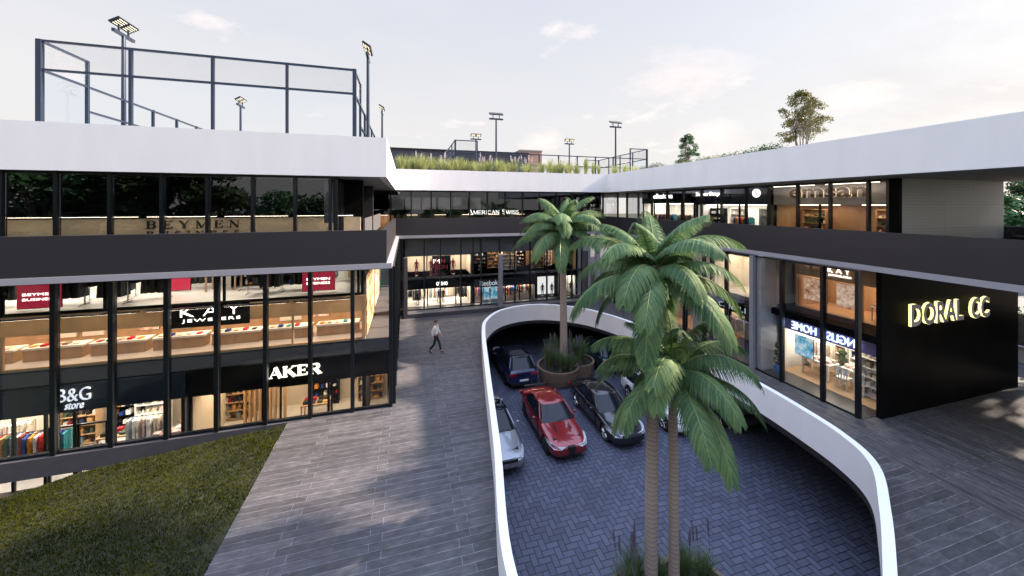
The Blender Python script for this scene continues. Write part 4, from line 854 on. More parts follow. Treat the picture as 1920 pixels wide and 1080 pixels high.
# ------------------------------------------------------------------ trees
def tree(name,label,loc,h,cr,leaf,seed,trunk_h=.25,nleaf=5000,sz=.07,multi=1,group=None,clumps=26,tr=.05,kr=(.2,.36)):
    rg=random.Random(seed); t=thing(name,label,'tree',loc,0,group); b=MB(); ends=[]
    top=h*.95
    for s in range(multi):
        a=2*PI*s/multi+.4; r0=.0 if multi==1 else .04
        tips=Vector((math.cos(a)*cr*.45*(multi>1),math.sin(a)*cr*.45*(multi>1),h*.7)); mid=tips*.5+Vector((0,0,-h*.02)); mid.z=h*.38
        b.tube([(r0*math.cos(a),r0*math.sin(a),0),tuple(mid*.6),tuple(mid),tuple(tips)],[tr,tr*.8,tr*.6,tr*.25],7)
        ends.append((mid,tips))
    cl=[]
    for k in range(clumps):
        z=trunk_h*h+(h-trunk_h*h)*rg.uniform(.04,1)
        u=(z/h-trunk_h)/(1-trunk_h); rr=cr*(math.sin(PI*min(1,.18+u*.82))**.6)*rg.uniform(.35,1.0); a=rg.uniform(0,2*PI)
        c=Vector((rr*math.cos(a),rr*math.sin(a),z)); cl.append(c); m,tp=ends[k%len(ends)]
        st=m.lerp(tp,rg.uniform(0,.8)); b.tube([tuple(st),tuple(st.lerp(c,.5)+Vector((0,0,.02*h))),tuple(c)],[tr*.35,tr*.22,tr*.08],5)
    b.build('trunk',M['treebark'],t,True,world=False)
    L_=MB(); q=nleaf//clumps
    for i,c in enumerate(cl): k=cr*rg.uniform(*kr); leafblob(q,c,(k,k,k*.75),sz,seed*100+i,L_)
    L_.build('crown',leaf,t,world=False); return t
tree('roof_tree','large olive leaved multi stem tree on the right roof',(21,15.0,9.83),4.35,1.25,M['leafol'],5,.40,6500,.055,6,clumps=75,kr=(.15,.24))
tree('roof_tree','small round green tree left of the large one on the right roof',(21,23.6,9.83),3.7,.8,M['leafgr'],8,.25,6500,.05,2,clumps=60,kr=(.22,.3))
# far buildings
t=thing('distant_building','long low charcoal building seen behind the back roof cage','building',(10,62,0)); MB().box(-4,20.2,60,66,0,16.7).build('wall',mat('distant_dark_wall',(.05,.052,.07),.7,var=.05),t); MB().box(-4,20.3,59.8,66,16.71,16.95).build('roof_edge',M['alu'],t)
for k in range(6): MB().box(-1+k*3.4,1.2+k*3.4,59.9,59.98,14.2,15.4).build('window',M['carglass'],t)
t=thing('brick_tower','small square brick block rising behind the back roof','building',(22,67,0)); 
m,nt,b_=new_mat('orange_brick'); bk=nt.nodes.new('ShaderNodeTexBrick'); bk.inputs['Color1'].default_value=(.42,.24,.17,1); bk.inputs['Color2'].default_value=(.36,.2,.14,1); bk.inputs['Mortar'].default_value=(.45,.38,.33,1)
bk.inputs['Scale'].default_value=1; bk.inputs['Brick Width'].default_value=.6; bk.inputs['Row Height'].default_value=.3; mp_=nt.nodes.new('ShaderNodeMapping'); mp_.inputs['Rotation'].default_value=(R(90),0,0); nt.links.new(pos(nt),mp_.inputs[0]); nt.links.new(mp_.outputs[0],bk.inputs[0]); nt.links.new(bk.outputs[0],b_.inputs[0]); b_.inputs['Roughness'].default_value=.8
MB().box(21.0,25.4,67,72,0,18.4).build('wall',m,t); MB().box(20.9,25.5,66.9,72.1,18.401,18.6).build('coping',M['trim'],t)
# ------------------------------------------------------------------ palms
def frond_mesh(L,p0,bend,seed,nl=84,lm=.245):
    rg=random.Random(seed); b=MB(); P=[]; T=[]; x=z=0; n=24; ds=L/n
    for k in range(n+1):
        s=k/n; a=p0-bend*s**1.25; P.append(Vector((x,0,z))); T.append(Vector((math.cos(a),0,math.sin(a)))); x+=math.cos(a)*ds; z+=math.sin(a)*ds
    b.tube([tuple(p) for p in P],[.022*(1-.85*k/n)*L/2 for k in range(n+1)],5,1)
    for side in (-1,1):
        for i in range(nl):
            s=.10+.9*(i+rg.uniform(-.2,.2))/nl; s=min(.999,max(.08,s)); f=s*n; k=int(f); u=f-k
            p=P[k].lerp(P[min(k+1,n)],u); t=T[k].lerp(T[min(k+1,n)],u).normalized(); nrm=Vector((-t.z,0,t.x))
            ll=L*lm*(.45+.55*math.sin(PI*min(1,(s*.85+.12))))*rg.uniform(.9,1.08)*(1 if s<.9 else 1-(s-.9)*4)
            fw=.35+.9*s*s; d=(Vector((0,side,0))*1.0+t*fw+nrm*.18).normalized(); w=ll*.02+.0032
            q=p.copy(); vs=[]; wd=t.cross(d).cross(d).normalized()
            wd=t*.9+Vector((0,0,.0)); wd=(wd-d*wd.dot(d)).normalized()
            sg=4; 
            for j in range(sg+1):
                v=j/sg; ww=w*(1-v**2)+.0015; vs+=[q-wd*ww,q+wd*ww]; dd=(d+Vector((0,0,-1))*(.3+1.9*v)*(.8+.3*rg.random())).normalized(); q=q+dd*ll/sg
            b.add(vs,[(2*j,2*j+1,2*j+3,2*j+2) for j in range(sg)],0)
    return b.mesh('frond',[M['frond'],M['rachis']])
FR=[frond_mesh(1,R(78),R(75),1),frond_mesh(1,R(60),R(105),2),frond_mesh(1,R(38),R(105),3),frond_mesh(1,R(12),R(85),4),frond_mesh(1,R(-12),R(70),5)]
def palm(label,loc,h,L,r0,r1,seed,lean=(0,0),counts=(5,6,6,6,4)):
    rg=random.Random(seed); t=thing('palm_tree',label,'palm tree',loc)
    b=MB(); pts=[];rs=[]
    for k in range(25):
        s=k/24; pts.append((lean[0]*s**1.5,lean[1]*s**1.5,h*s)); rs.append(r1+(r0-r1)*(1-s)**1.6+(.04 if k==0 else 0)+.006*(k%2))
    b.tube(pts,rs,14,0); b.build('trunk',M['palmbark'],t,True,world=False)
    c=pts[-1]; cb=MB().lathe([(r1*1.0,-.12),(r1*1.25,.0),(r1*1.0,.16),(0.02,.3)],12); 
    for k in range(26):
        a=rg.uniform(0,6.28); cb.tube([(r1*math.cos(a),r1*math.sin(a),rg.uniform(-.15,.1)),(r1*1.8*math.cos(a),r1*1.8*math.sin(a),rg.uniform(-.1,.2))],.012,4)
    child('crown_shaft',cb.mesh('crown_shaft',mat('palm_fibre',(.09,.055,.03),.9,var=.3,scale=20)),t,c)
    for k,nn in enumerate(counts):
        off=rg.uniform(0,6)
        for i in range(nn):
            a=off+2*PI*i/nn+rg.uniform(-.2,.2); s=L*rg.uniform(.88,1.08)*(.85 if k==0 else 1)
            child('frond',FR[k],t,(c[0]+math.cos(a)*r1*.7,c[1]+math.sin(a)*r1*.7,c[2]+.1-.03*k),(rg.uniform(-.15,.15),rg.uniform(-.08,.08),a),(s,s,s))
    return t
palm('tallest front palm whose crown overlaps the SuperStep terrace',(5.85,7.8,-1.95),8.2,2.35,.165,.13,11,(.12,.02))
palm('shorter front palm with its crown low over the parked cars',(6.42,7.65,-1.95),5.75,2.25,.138,.105,12,(-.05,.0),(4,5,6,6,4))
palm('far palm rising from the round planter behind the cars',(9.2,20.5,-1.95),8.35,3.3,.24,.18,13,(-.1,0),(5,7,7,5,2))
# ------------------------------------------------------------------ planters
def planter(label,loc,lobes,rz=0):
    t=thing('slatted_planter',label,'planter',loc,rz)
    for k,(x,y,r) in enumerate(lobes):
        b=MB(); n=9
        prof=[]
        for i in range(n+1):
            z=.95*i/n; rr=r*(.74+.26*(i/n)**.6); prof+= [(rr,z),(rr+.035,z+.015),(rr+.035,z+.07),(rr,z+.08)] if i<n else [(rr,z)]
        prof+=[(r+.03,.955),(r+.03,.985),(r-.09,.985),(r-.09,.93),(r-.02,.928),(r-.12,.7)]
        b.lathe(prof,40,c=(x,y)); b.build('bowl',M['terracotta'],t,world=False); 
        MB().lathe([(r-.12,.80),(r*.5,.86),(.001,.88)],30,c=(x,y)).build('soil',M['soil'],t,world=False)
    return t
planter('slatted wooden planter of joined bowls around the far palm',(9.2,20.7,-2.7),[(-.35,-.1,1.25),(1.15,.25,1.0),(.3,.9,1.1)])
planter('slatted wooden planter at the bottom edge under the two front palms',(6.2,7.4,-2.7),[(-.55,.1,1.05),(.75,.05,1.05),(.1,-.75,1.1)])
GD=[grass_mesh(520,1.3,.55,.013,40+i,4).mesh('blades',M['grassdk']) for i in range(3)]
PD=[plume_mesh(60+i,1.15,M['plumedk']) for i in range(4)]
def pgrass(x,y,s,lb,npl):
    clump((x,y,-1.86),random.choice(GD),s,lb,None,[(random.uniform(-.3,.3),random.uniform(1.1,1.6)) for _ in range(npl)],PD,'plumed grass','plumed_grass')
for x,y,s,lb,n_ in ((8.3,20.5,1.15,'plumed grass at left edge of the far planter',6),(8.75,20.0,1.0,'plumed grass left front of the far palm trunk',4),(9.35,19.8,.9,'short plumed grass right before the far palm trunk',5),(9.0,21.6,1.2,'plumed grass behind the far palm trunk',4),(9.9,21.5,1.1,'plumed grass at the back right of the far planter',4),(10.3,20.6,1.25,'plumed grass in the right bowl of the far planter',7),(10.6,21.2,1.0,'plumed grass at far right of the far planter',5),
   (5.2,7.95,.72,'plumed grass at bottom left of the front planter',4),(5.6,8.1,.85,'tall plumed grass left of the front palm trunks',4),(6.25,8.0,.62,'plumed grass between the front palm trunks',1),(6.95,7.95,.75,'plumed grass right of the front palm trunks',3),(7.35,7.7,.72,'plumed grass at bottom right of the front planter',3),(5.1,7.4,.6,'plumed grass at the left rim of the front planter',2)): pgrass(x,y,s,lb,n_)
# ------------------------------------------------------------------ cars (front towards -Y, origin on the ground at the middle)
def carpaint(name,c,metal=.3): 
    m=mat(name,c,.28,metal,var=.03,scale=1,coat=1); return m
def make_car(name,label,loc,paint,L_=4.6,W=1.84,Hh=1.43,kind='sedan',rz=0,grille='v',rim='chrome',dark_roof=False,group=None):
    t=thing(name,label,'car' if kind!='suv' else 'car',loc,rz,group)
    hl=L_/2; hw=W/2; wb=L_*.61; fa=-hl+L_*.185; ra=fa+wb; wr=.335 if kind=='sedan' else .37
    belt=.92 if kind=='sedan' else 1.02; hood0=.70 if kind=='sedan' else .86
    # (y, halfwidth, bottom z, top z)
    S=[(-hl,.60,.30,.52),(-hl+.05,.72,.24,.60),(-hl+.18,.84,.20,.66),(-hl+.42,.92,.18,hood0+.02),(-hl+.8,.965,.17,hood0+.09),(-hl+1.3,.975,.17,belt-.06),(-hl+1.75,.97,.17,belt),(0,.985,.17,belt+.01),(hl-1.6,.985,.17,belt+.03),(hl-1.1,.98,.18,belt+.06),(hl-.6,.95,.2,belt+.08),(hl-.22,.90,.24,belt+.07),(hl-.06,.83,.28,belt+.0),(hl,.74,.34,belt-.1)]
    if kind=='suv': S[-3:]=[(hl-.22,.93,.26,belt+.06),(hl-.06,.88,.3,belt+.02),(hl,.8,.36,belt-.08)]
    vs=[];K=0
    for (y,w,b,z) in S:
        w*=hw; h=z-b
        sec=[(w*.55,b),(w*.93,b+.03),(w*1.0,b+h*.3),(w*.985,b+h*.55),(w*1.0,b+h*.72),(w*.955,z-.07),(w*.86,z-.012),(w*.5,z+.03),(0,z+.04)]
        row=[(x,y,zz) for x,zz in sec]; full=row+[(-x,y,zz) for x,y,zz in row[-2::-1]]
        K=len(full); vs+=full
    n=len(S); fs=[(i*K+k,i*K+(k+1)%K,(i+1)*K+(k+1)%K,(i+1)*K+k) for i in range(n-1) for k in range(K)]
    fs+=[tuple(range(K-1,-1,-1)),tuple((n-1)*K+k for k in range(K))]
    b=MB().add(vs,fs); body=b.build('body',paint,t,True,world=False)
    sm=body.modifiers.new('s','SUBSURF'); sm.levels=sm.render_levels=2
    cut=MB()
    for y in (fa,ra):
        for s in (-1,1): cut.tube([(s*(hw-.27),y,wr-.005),(s*(hw+.3),y,wr-.005)],wr+.055,28)
    c=cut.build('cut',M['matblack'],t,world=False); bm_=body.modifiers.new('b','BOOLEAN'); bm_.object=c; bm_.operation='DIFFERENCE'; bm_.solver='EXACT'
    bake(body); me=c.data; bpy.data.objects.remove(c)
    body.data.materials.clear(); body.data.materials.append(paint)
    for p in body.data.polygons: p.material_index=0; p.use_smooth=True
    try: body.data.set_sharp_from_angle(angle=R(35))
    except Exception: pass
    wl=MB()
    for y in (fa,ra): wl.box(-hw+.28,hw-.28,y-.4,y+.4,.2,.75)
    wl.build('wheel_well',M['plastic'],t,world=False)
    # cabin: glass volume, roof and pillars
    y0,y1=-hl+1.42,(hl-.52 if kind=='sedan' else hl-.12); r0,r1=-hl+2.15,(hl-1.35 if kind=='sedan' else hl-.62)
    bw,rw=hw*.90,hw*.66; zb=belt-.03; zr=Hh
    def ring(f): # f 0 belt .. 1 roof
        o=[]; e=f**.9
        ya=y0+(r0-y0)*f; yb=y1+(r1-y1)*f; w=bw+(rw-bw)*(f**1.25); z=zb+(zr-zb-.03)*f
        for (x,yy) in ((-.0,ya-.06),(-w*.7,ya-.0),(-w*.97,ya+.14),(-w,ya+.5),(-w*1.01,(ya+yb)/2),(-w*.985,yb-.5),(-w*.93,yb-.12),(-w*.6,yb+.0),(0,yb+.03)): o.append((x,yy,z+(.0)))
        return o+[(-x,yy,z) for x,yy,z in o[-2:0:-1]]
    rings=[ring(f) for f in (0,.3,.6,.85,1.0)]; K=len(rings[0]); vs=[v for r in rings for v in r]
    fs=[(i*K+(k+1)%K,i*K+k,(i+1)*K+k,(i+1)*K+(k+1)%K) for i in range(4) for k in range(K)]
    MB().add(vs,fs).build('windows',M['carglass'],t,True,world=False)
    rr=ring(1.0); zc=zr; cen=[(x*.6,(yy-(r0+r1)/2)*.72+(r0+r1)/2,zc+.012) for x,yy,z in rr]; lowr=ring(.93)
    vs=[(x*1.012,(yy-(r0+r1)/2)*1.01+(r0+r1)/2,z) for x,yy,z in lowr]+[(x*1.0,yy,z+.022) for x,yy,z in rr]+cen+[(0,(r0+r1)/2,zc+.025)]
    fs=[(k,K+k,K+(k+1)%K,(k+1)%K) for k in range(K)]+[(K+k,2*K+k,2*K+(k+1)%K,K+(k+1)%K) for k in range(K)]+[(2*K+k,3*K,2*K+(k+1)%K) for k in range(K)]
    MB().add(vs,fs).build('roof',M['carglass'] if dark_roof else paint,t,True,world=False)
    p=MB()
    def path(i,w=.035,sc_=1.012):
        pts=[]
        for f in (0,.3,.6,.85,.97):
            q=ring(f)[i%K]; cy=(y0+y1)/2; pts.append((q[0]*sc_,(q[1]-cy)*1.003+cy,q[2]))
        return pts
    for i in (2,K-2): p.tube(path(i),.038,6)
    for i in (6,K-6): p.tube(path(i),.07,6)
    p.build('pillar',paint,t,True,world=False)
    p=MB()
    for i in (4,K-4): p.tube(path(i,sc_=1.004),.03,6)
    p.build('centre_pillar',M['plastic'],t,True,world=False)
    # waistline trim
    tr=MB()
    for s in (-1,1): tr.tube([(s*bw*1.0,y0+.45,zb+.03),(s*bw*1.015,(y0+y1)/2,zb+.03),(s*bw*.98,y1-.55,zb+.04)],.018,6)
    tr.build('window_trim',M['chrome'] if rim=='chrome' else M['plastic'],t,world=False)
    # doors lines / handles
    for s in (-1,1):
        dl=MB()
        for y in (y0+.28,(y0+y1)/2-.02,y1-.75): dl.box(s*hw*.96,s*(hw*.989),y-.008,y+.008,.3,belt-.1)
        dl.build('door_seam',M['plastic'],t,world=False)
        for y in ((y0+y1)/2-.28,y1-.95): MB().box(s*hw*.95,s*(hw*.985+.03),y,y+.2,belt-.17,belt-.14).build('door_handle',paint,t,world=False)
        m=MB().ball((s*(hw+.1),y0+.42,belt+.06),.1,10,sq=(.95,.55,.65)).tube([(s*bw*.98,y0+.5,belt-.0),(s*(hw+.06),y0+.44,belt+.03)],.02,5); m.build('mirror',paint,t,True,world=False)
    # wheels
    for y in (fa,ra):
        for s in (-1,1):
            w=child('wheel',MB().tube([(-s*.0,0,0),(s*.02,0,0)],.05,8).mesh('wheel',M['plastic']),t,(s*(hw-.14),y,wr))
            prof=[(wr*.68,-.1),(wr*.93,-.105),(wr,-.08),(wr,.08),(wr*.93,.105),(wr*.70,.1),(wr*.66,.07)]
            o=MB().lathe(prof,28); me=o.mesh('tyre',M['rubber'],True); me.transform(Matrix.Rotation(R(90)*s,4,'Y')); child('tyre',me,w)
            o=MB().lathe([(wr*.70,-.09),(wr*.69,.085),(wr*.64,.09),(wr*.62,.03),(.01,.0)],24)
            me=o.mesh('rim',M['plastic'],True); me.transform(Matrix.Rotation(R(90)*s,4,'Y')); child('rim',me,w)
            o=MB()
            for k in range(10 if kind=='sedan' else 5):
                a=2*PI*k/(10 if kind=='sedan' else 5); o.tube([(.04*math.cos(a),.04*math.sin(a),.07),(wr*.66*math.cos(a),wr*.66*math.sin(a),.085)],[.03,.022],5)
            o.lathe([(.0,.09),(.05,.085),(.055,.05)],12); o.lathe([(wr*.62,.07),(wr*.66,.095),(wr*.69,.09),(wr*.69,.07)],24)
            me=o.mesh('spokes',M[rim],False); me.transform(Matrix.Rotation(R(90)*s,4,'Y')); child('spokes',me,w)
    # front
    f=-hl
    for s in (-1,1):
        q=[(s*hw*.30,f+.06,hood0-.07),(s*hw*.62,f+.10,hood0-.055),(s*hw*.86,f+.34,hood0+.015),(s*hw*.935,f+.62,hood0+.04),(s*hw*.94,f+.5,hood0-.075),(s*hw*.80,f+.16,hood0-.15),(s*hw*.48,f+.03,hood0-.15)]
        b=MB(); c=Vector((0,.25,-.05)); vs=[Vector(v)+Vector((s*.012,-.035,.012)) for v in q]; bk=[v+c for v in vs]; n_=len(q)
        b.add(vs+bk,[tuple(range(n_)) if s<0 else tuple(range(n_-1,-1,-1))]+[(k,(k+1)%n_,n_+(k+1)%n_,n_+k) for k in range(n_)]); b.build('headlight',M['lens'],t,world=False)
        (MB().prism([(s*hw*.42,f+.0),(s*hw*.8,f+.14),(s*hw*.8,f+.3),(s*hw*.42,f+.3)][::s],.27,.35)).build('air_intake',M['plastic'],t,world=False)
        r=hl; MB().box(s*hw*.42,s*hw*.9,r-.14,r-.0,belt-.2,belt-.07).build('tail_light',M['redlens'],t,world=False)
        MB().box(s*(hw*.988),s*(hw*.95),-hl+1.2,hl-1.2,.19,.27).build('side_skirt',M['plastic'],t,world=False)
    g=MB()
    if grille=='v':
        q=[(-.17,hood0-.05),(.17,hood0-.05),(.10,.38),(0,.27),(-.10,.38)]; g.add([(x,f-.035,z) for x,z in q]+[(x,f+.1,z) for x,z in q],[(0,1,2,3,4)]+[(k,5+k,5+(k+1)%5,(k+1)%5) for k in range(5)])
    else: g.box(-hw*.52,hw*.52,f-.02,f+.1,hood0-.16,hood0-.06)
    g.build('grille',M['plastic'],t,world=False)
    g=MB()
    if grille=='bars':
        for k in range(3): g.box(-hw*.5,hw*.5,f-.03,f+.0,hood0-.15+k*.04,hood0-.14+k*.04)
    else:
        for a,b_ in (((-.17,hood0-.05),(-.10,.38)),((.17,hood0-.05),(.10,.38)),((-.10,.38),(0,.27)),((.10,.38),(0,.27)),((-.17,hood0-.05),(.17,hood0-.05))): g.tube([(a[0],f-.04,a[1]),(b_[0],f-.04,b_[1])],.009,5)
    g.build('grille_trim',M['chrome'] if grille=='bars' else M['plastic'],t,world=False)
    MB().box(-hw*.4,hw*.4,f-.012,f+.1,.25,.32).build('lower_grille',M['plastic'],t,world=False)
    MB().box(-.26,.26,hl-.0,hl+.012,.5,.61).build('number_plate',M['shopwhite'],t,world=False)
    MB().box(-hw*.8,hw*.8,hl-.1,hl+.015,.26,.36).build('rear_bumper_trim',M['plastic'],t,world=False)
    wp=MB()
    for s in(-1,1): wp.tube([(s*.1,y0-.05,zb+.05),(s*.1+.45,y0+.03,zb+.1)],.01,4)
    wp.build('wiper',M['plastic'],t,world=False)
    return t
Z=-2.7
red=make_car('parked_car','bright red sports sedan with dark V grille in front of the planter',(6.62,16.25,Z),carpaint('red_paint',(.23,.009,.012)),4.64,1.86,1.43,'sedan',0,'v','plastic')
MB().box(-.62,.62,-.16,.0,0,.035).build('spoiler',M['plastic'],red,world=False).location=(0,2.28,1.08)
for s in (-1,1): MB().box(s*.33,s*.37,-1.55,-1.15,.905,.93).build('bonnet_vent',M['plastic'],red,world=False)
make_car('parked_car','glossy black sedan with silver wheels beside the red sedan',(9.5,16.3,Z),carpaint('black_paint',(.010,.010,.012)),4.76,1.83,1.46,'sedan',0,'bars','chrome')
make_car('parked_car','pale silver hatchback partly hidden behind the left parapet wall',(3.78,16.1,Z),carpaint('silver_paint',(.27,.28,.30),.4),4.5,1.82,1.45,'sedan',0,'none','chrome',True)
make_car('parked_car','dark navy SUV seen from behind at left near the back',(6.55,22.5,Z),carpaint('navy_paint',(.012,.014,.06)),4.7,1.92,1.66,'suv',PI,'bars','plastic',True)
make_car('parked_car','white SUV half hidden behind the front palm trunks',(12.62,16.2,Z),carpaint('white_paint',(.62,.63,.66),.0),4.6,1.86,1.62,'suv',0,'bars','chrome')
make_car('parked_car','grey SUV in the shade under the right parapet',(15.45,15.7,Z),carpaint('grey_paint',(.16,.16,.18),.5),4.6,1.88,1.62,'suv',0,'bars','chrome')
make_car('parked_car','dark teal SUV behind the right bowl of the far planter',(12.6,22.6,Z),carpaint('teal_paint',(.01,.03,.04)),4.6,1.86,1.6,'suv',PI,'bars','plastic')
# ------------------------------------------------------------------ person
t=thing('person','person in white shirt and dark trousers walking across the plaza','person',(1.53,20.2,0),R(62))
J,E=body_joints(WALK); child('body',skin_mesh('body',J,E,M['skin'],2),t)
def sub(idx,grow,name,m):
    pass
# clothing grown over the same joints
P=WALK
def cloth(name,J,E,m): child(name,skin_mesh(name,J,E,m,2),t)
J=[(0,0,.96,(.165,.125)),(0,0,1.1,(.15,.112)),(0,0,1.29,(.182,.128)),(0,0,1.44,(.085,.075))];E=[(0,1),(1,2),(2,3)]
for s in (-1,1):
    a=P['arm%d'%s]; w=Vector(a[0]).lerp(Vector(a[1]),.93); k=len(J); J+=[(s*.175,0,1.415,(.068,.068)),(*a[0],(.055,.055)),(*w,(.043,.043))]; E+=[(2,k),(k,k+1),(k+1,k+2)]
cloth('shirt',J,E,M['shirt'])
J=[(0,0,1.02,(.155,.12)),(0,0,.92,(.165,.125))];E=[(0,1)]
for s in(-1,1):
    g=P['leg%d'%s]; an=Vector(g[0]).lerp(Vector(g[1]),.93); k=len(J); J+=[(s*.09,0,.84,(.098,.1)),(*g[0],(.073,.073)),(*an,(.06,.06))]; E+=[(1,k),(k,k+1),(k+1,k+2)]
cloth('trousers',J,E,M['trousers'])
for s in(-1,1):
    g=P['leg%d'%s]; a=Vector(g[1]); d=Vector(g[2]); J=[(*(a+Vector((0,.02,-.01))),(.045,.05)),(*(a+d*.07+Vector((0,0,-.04))),(.048,.04)),(*(a+d*.2+Vector((0,0,-.052))),(.045,.026))]
    child('shoe',skin_mesh('shoe',J,[(0,1),(1,2)],M['matblack'],1),t)
b=MB().ball((0,.012,1.685),.108,14,sq=(.9,1.03,.82)); o=b.build('hair',M['hair'],t,True,world=False)
child('nose',MB().ball((0,-.108,1.60),.014,6,sq=(.8,1.2,1.3)).mesh('nose',M['skin']),t)
for s in (-1,1):
    child('ear',MB().ball((s*.08,0,1.61),.022,6,sq=(.4,.8,1.2)).mesh('ear',M['skin']),t); child('eye',MB().ball((s*.03,-.085,1.63),.009,6).mesh('eye',M['matblack']),t)
child('mouth',MB().box(-.02,.02,-.097,-.088,1.558,1.565).mesh('mouth',M['mannpink']),t)
# ------------------------------------------------------------------ far planting and trees outside the frame that shade and mirror
tp=tree('broadleaf_tree','x',(0,0,-80),13,4.2,M['leafdk'],21,.18,9000,.24,1,clumps=46,tr=.28)
tq=tree('broadleaf_tree','x',(0,0,-80),12,3.6,M['leafdk'],22,.12,8000,.24,1,clumps=40,tr=.25)
tg=tree('broadleaf_tree','x',(0,0,-80),12,4.6,M['leafgr'],23,.1,8000,.26,1,clumps=40,tr=.25)
ts=tree('broadleaf_tree','x',(0,0,-80),13,4.0,M['leafdk'],27,.3,1700,.27,1,clumps=40,tr=.2,kr=(.09,.19))
ts2=tree('broadleaf_tree','x',(0,0,-80),13,3.1,M['leafdk'],31,.62,1000,.24,1,clumps=20,tr=.11,kr=(.11,.2))
ts_sunblock=tree('broadleaf_tree','x',(0,0,-80),13,3.3,M['leafdk'],33,.74,4200,.24,1,clumps=50,tr=.13,kr=(.2,.3))  # added off frame with a high crown to keep sun off the tile wall
k=0
for x,y,s,src,lb in [(62,24,.98,tg,'bright green tree beyond the right terrace opening'),(76,25.5,1.13,tp,'taller dark tree beyond the right terrace at the frame edge'),(80,32,.95,tq,'dark tree behind the bright green one beyond the terrace'),(66,19,1.0,tp,'dark tree further right beyond the terrace')]:
    copy_thing(src,(x,y,-2.9),k,lb,None,s); k+=1
refl=[(-45,-12,1.4),(-38,-13,1.0),(-30,-11,1.35),(-24,-14,1.5),(-18.5,-11,1.3),(-13,-14,1.0),(-8.5,-13,.92),(-2,-16,1.0),(6,-24,.85),(13,-24,.95),(21,-24,.9),(-36,-12,1.0),(-28,-13,.8)]
for i,(x,y,s) in enumerate(refl): copy_thing((tp,tq,tg)[i%3],(x,y,-2.9),i*1.3,'broadleaf tree in the row mirrored in the left glass facade','trees mirrored in the glass',s)
for i,(x,y,s) in enumerate([(36,6.3,2.35),(36,-8.5,2.1),(33,-3,1.8),(38.5,8.3,1.35)]): copy_thing((ts2,ts,ts,ts_sunblock)[i],(x,y,-.3),i*1.9,'tall unseen tree beside the right wing casting shade','tall trees beside the right wing',s)
for q in (tp,tq,tg,ts,ts2,ts_sunblock): purge(q)
t=thing('hedge','clipped green hedge beyond the end of the black wall','hedge',(31,11,0)); b=MB(); 
rg=random.Random(4)
for i in range(9000):
    p=Vector((rg.uniform(30.6,31.6),rg.uniform(4,26),rg.uniform(0,2.6))); e=Vector((rg.gauss(0,1),rg.gauss(0,1),rg.gauss(0,1))).normalized()*.1; f=e.cross(Vector((.3,.2,1))).normalized()*.05; b.add([p-e,p-f,p+e,p+f],[(0,1,2,3)])
b.build('foliage',M['leafgr'],t); MB().box(30.8,31.4,4,26,0,2.3).build('stem',M['treebark'],t)
t=thing('low_garden_wall','low white wall in front of the hedge past the black end wall','wall',(30,11,0)); MB().box(29.9,30.15,4,26,0,.75).build('wall',M['white'],t); MB().box(29.86,30.19,3.96,26.04,.751,.81).build('coping',M['trim'],t)
t=thing('terrace_hedge','low dark hedge on the far edge of the right terrace','hedge',(26.4,9,5.74)); leafblob(2600,(26.4,4,6.75),(.4,6,.42),.05,9).build('foliage',M['leafdk'],t); MB().box(26.1,26.7,-2,9.6,5.74,6.6).build('trough',M['matblack'],t)
# ------------------------------------------------------------------ light, sky, camera
SUN=Vector((1.518,-.085,1)).normalized()
sd=bpy.data.lights.new('sun','SUN'); sd.energy=5.0; sd.angle=R(.9); sd.color=(1,.82,.66)
so=bpy.data.objects.new('sun',sd); COL.objects.link(so); so.rotation_euler=SUN.to_track_quat('Z','Y').to_euler(); so.location=(40,-10,40)
wd=bpy.data.worlds.new('World'); sc.world=wd; wd.use_nodes=True; nt=wd.node_tree; bg_=nt.nodes['Background']
sk=nt.nodes.new('ShaderNodeTexSky'); sk.sky_type='NISHITA'; sk.sun_disc=False; sk.sun_elevation=math.asin(SUN.z); sk.sun_rotation=math.atan2(SUN.x,SUN.y)
sk.air_density=1.2; sk.dust_density=2.5; sk.ozone_density=1.2; sk.altitude=50
tc=nt.nodes.new('ShaderNodeTexCoord'); D=tc.outputs['Generated']
sp=nt.nodes.new('ShaderNodeSeparateXYZ'); nt.links.new(D,sp.inputs[0])
zz=N(nt,sp.outputs[2]).mx(0.03)
cb=nt.nodes.new('ShaderNodeCombineXYZ')
nt.links.new(N(nt,sp.outputs[0]).op('DIVIDE',zz+.18).s,cb.inputs[0]); nt.links.new(N(nt,sp.outputs[1]).op('DIVIDE',zz+.18).s,cb.inputs[1])
veil=noise(nt,.9,9,.62,vec=cb.outputs[0],stretch=(1,1.6,1)); 
puff=noise(nt,2.3,7,.55,vec=cb.outputs[0])
vm=ramp(nt,veil,[(.30,(.84,)*3),(.62,(.97,)*3)])
veilcol=ramp(nt,sp.outputs[2],[(0,(.144,.137,.131)),(.22,(.140,.1365,.137)),(.5,(.121,.125,.137)),(.68,(.27,.33,.48)),(1,(.30,.37,.56))])
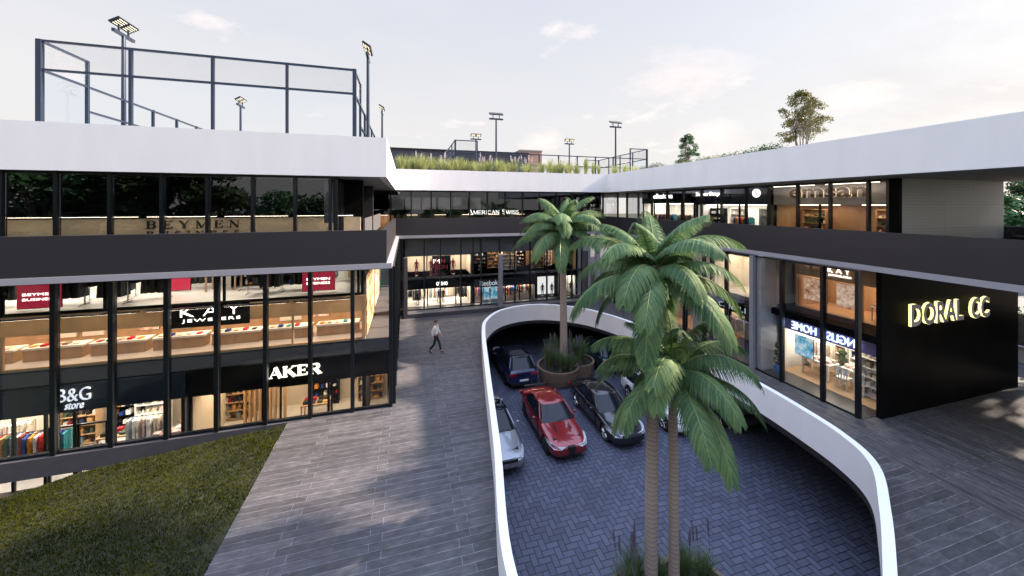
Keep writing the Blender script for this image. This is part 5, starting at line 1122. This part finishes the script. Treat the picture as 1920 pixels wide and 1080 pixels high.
sc20=nt.nodes.new('ShaderNodeVectorMath'); sc20.operation='SCALE'; sc20.inputs[3].default_value=30; nt.links.new(veilcol,sc20.inputs[0]); veilcol=sc20.outputs[0]
col=mixc(nt,N(nt,vm),sk.outputs[0],veilcol)
for (cx,cy,cz,w_) in ((.725,.832,.356,15.),(.79,.80,.19,22.),(1.05,.64,.26,26.),(.35,.93,.17,26.)):
    v=Vector((cx,cy,cz)).normalized(); dt=nt.nodes.new('ShaderNodeVectorMath'); dt.operation='SUBTRACT'; nt.links.new(D,dt.inputs[0]); dt.inputs[1].default_value=v
    ml=nt.nodes.new('ShaderNodeVectorMath'); ml.operation='MULTIPLY'; nt.links.new(dt.outputs[0],ml.inputs[0]); ml.inputs[1].default_value=(1,1,2.2)
    ln=nt.nodes.new('ShaderNodeVectorMath'); ln.operation='LENGTH'; nt.links.new(ml.outputs[0],ln.inputs[0])
    cn=noise(nt,9.,6,.6,vec=D,stretch=(1,1,2.2)); k_=(N(nt,ln.outputs[1])*-w_*.5+1+(N(nt,cn)-.5)*2.2).mx(0.).mn(1.)
    col=mixc(nt,k_*.5,col,(6.4,5.5,5.1))
pm_=ramp(nt,puff,[(.60,(0,)*3),(.70,(.55,)*3)]); col=mixc(nt,N(nt,pm_),col,(6.0,5.3,5.0))
nt.links.new(col,bg_.inputs[0]); bg_.inputs[1].default_value=.062
cam=bpy.data.cameras.new('camera'); co=bpy.data.objects.new('camera',cam); COL.objects.link(co); sc.camera=co
cam.sensor_width=36; cam.lens=36*686/1920; cam.shift_y=-(540-384)/1920; cam.clip_end=2000; cam.clip_start=.05
co.location=(0,0,8); co.rotation_euler=(R(90),0,-YAW)
sc.view_settings.view_transform='Standard'; sc.view_settings.look='None'; sc.view_settings.exposure=1.78; sc.view_settings.gamma=1
sc.cycles.max_bounces=7; sc.cycles.transparent_max_bounces=24; sc.cycles.diffuse_bounces=3; sc.cycles.glossy_bounces=3; sc.cycles.sample_clamp_indirect=6; sc.cycles.caustics_reflective=False; sc.cycles.caustics_refractive=False
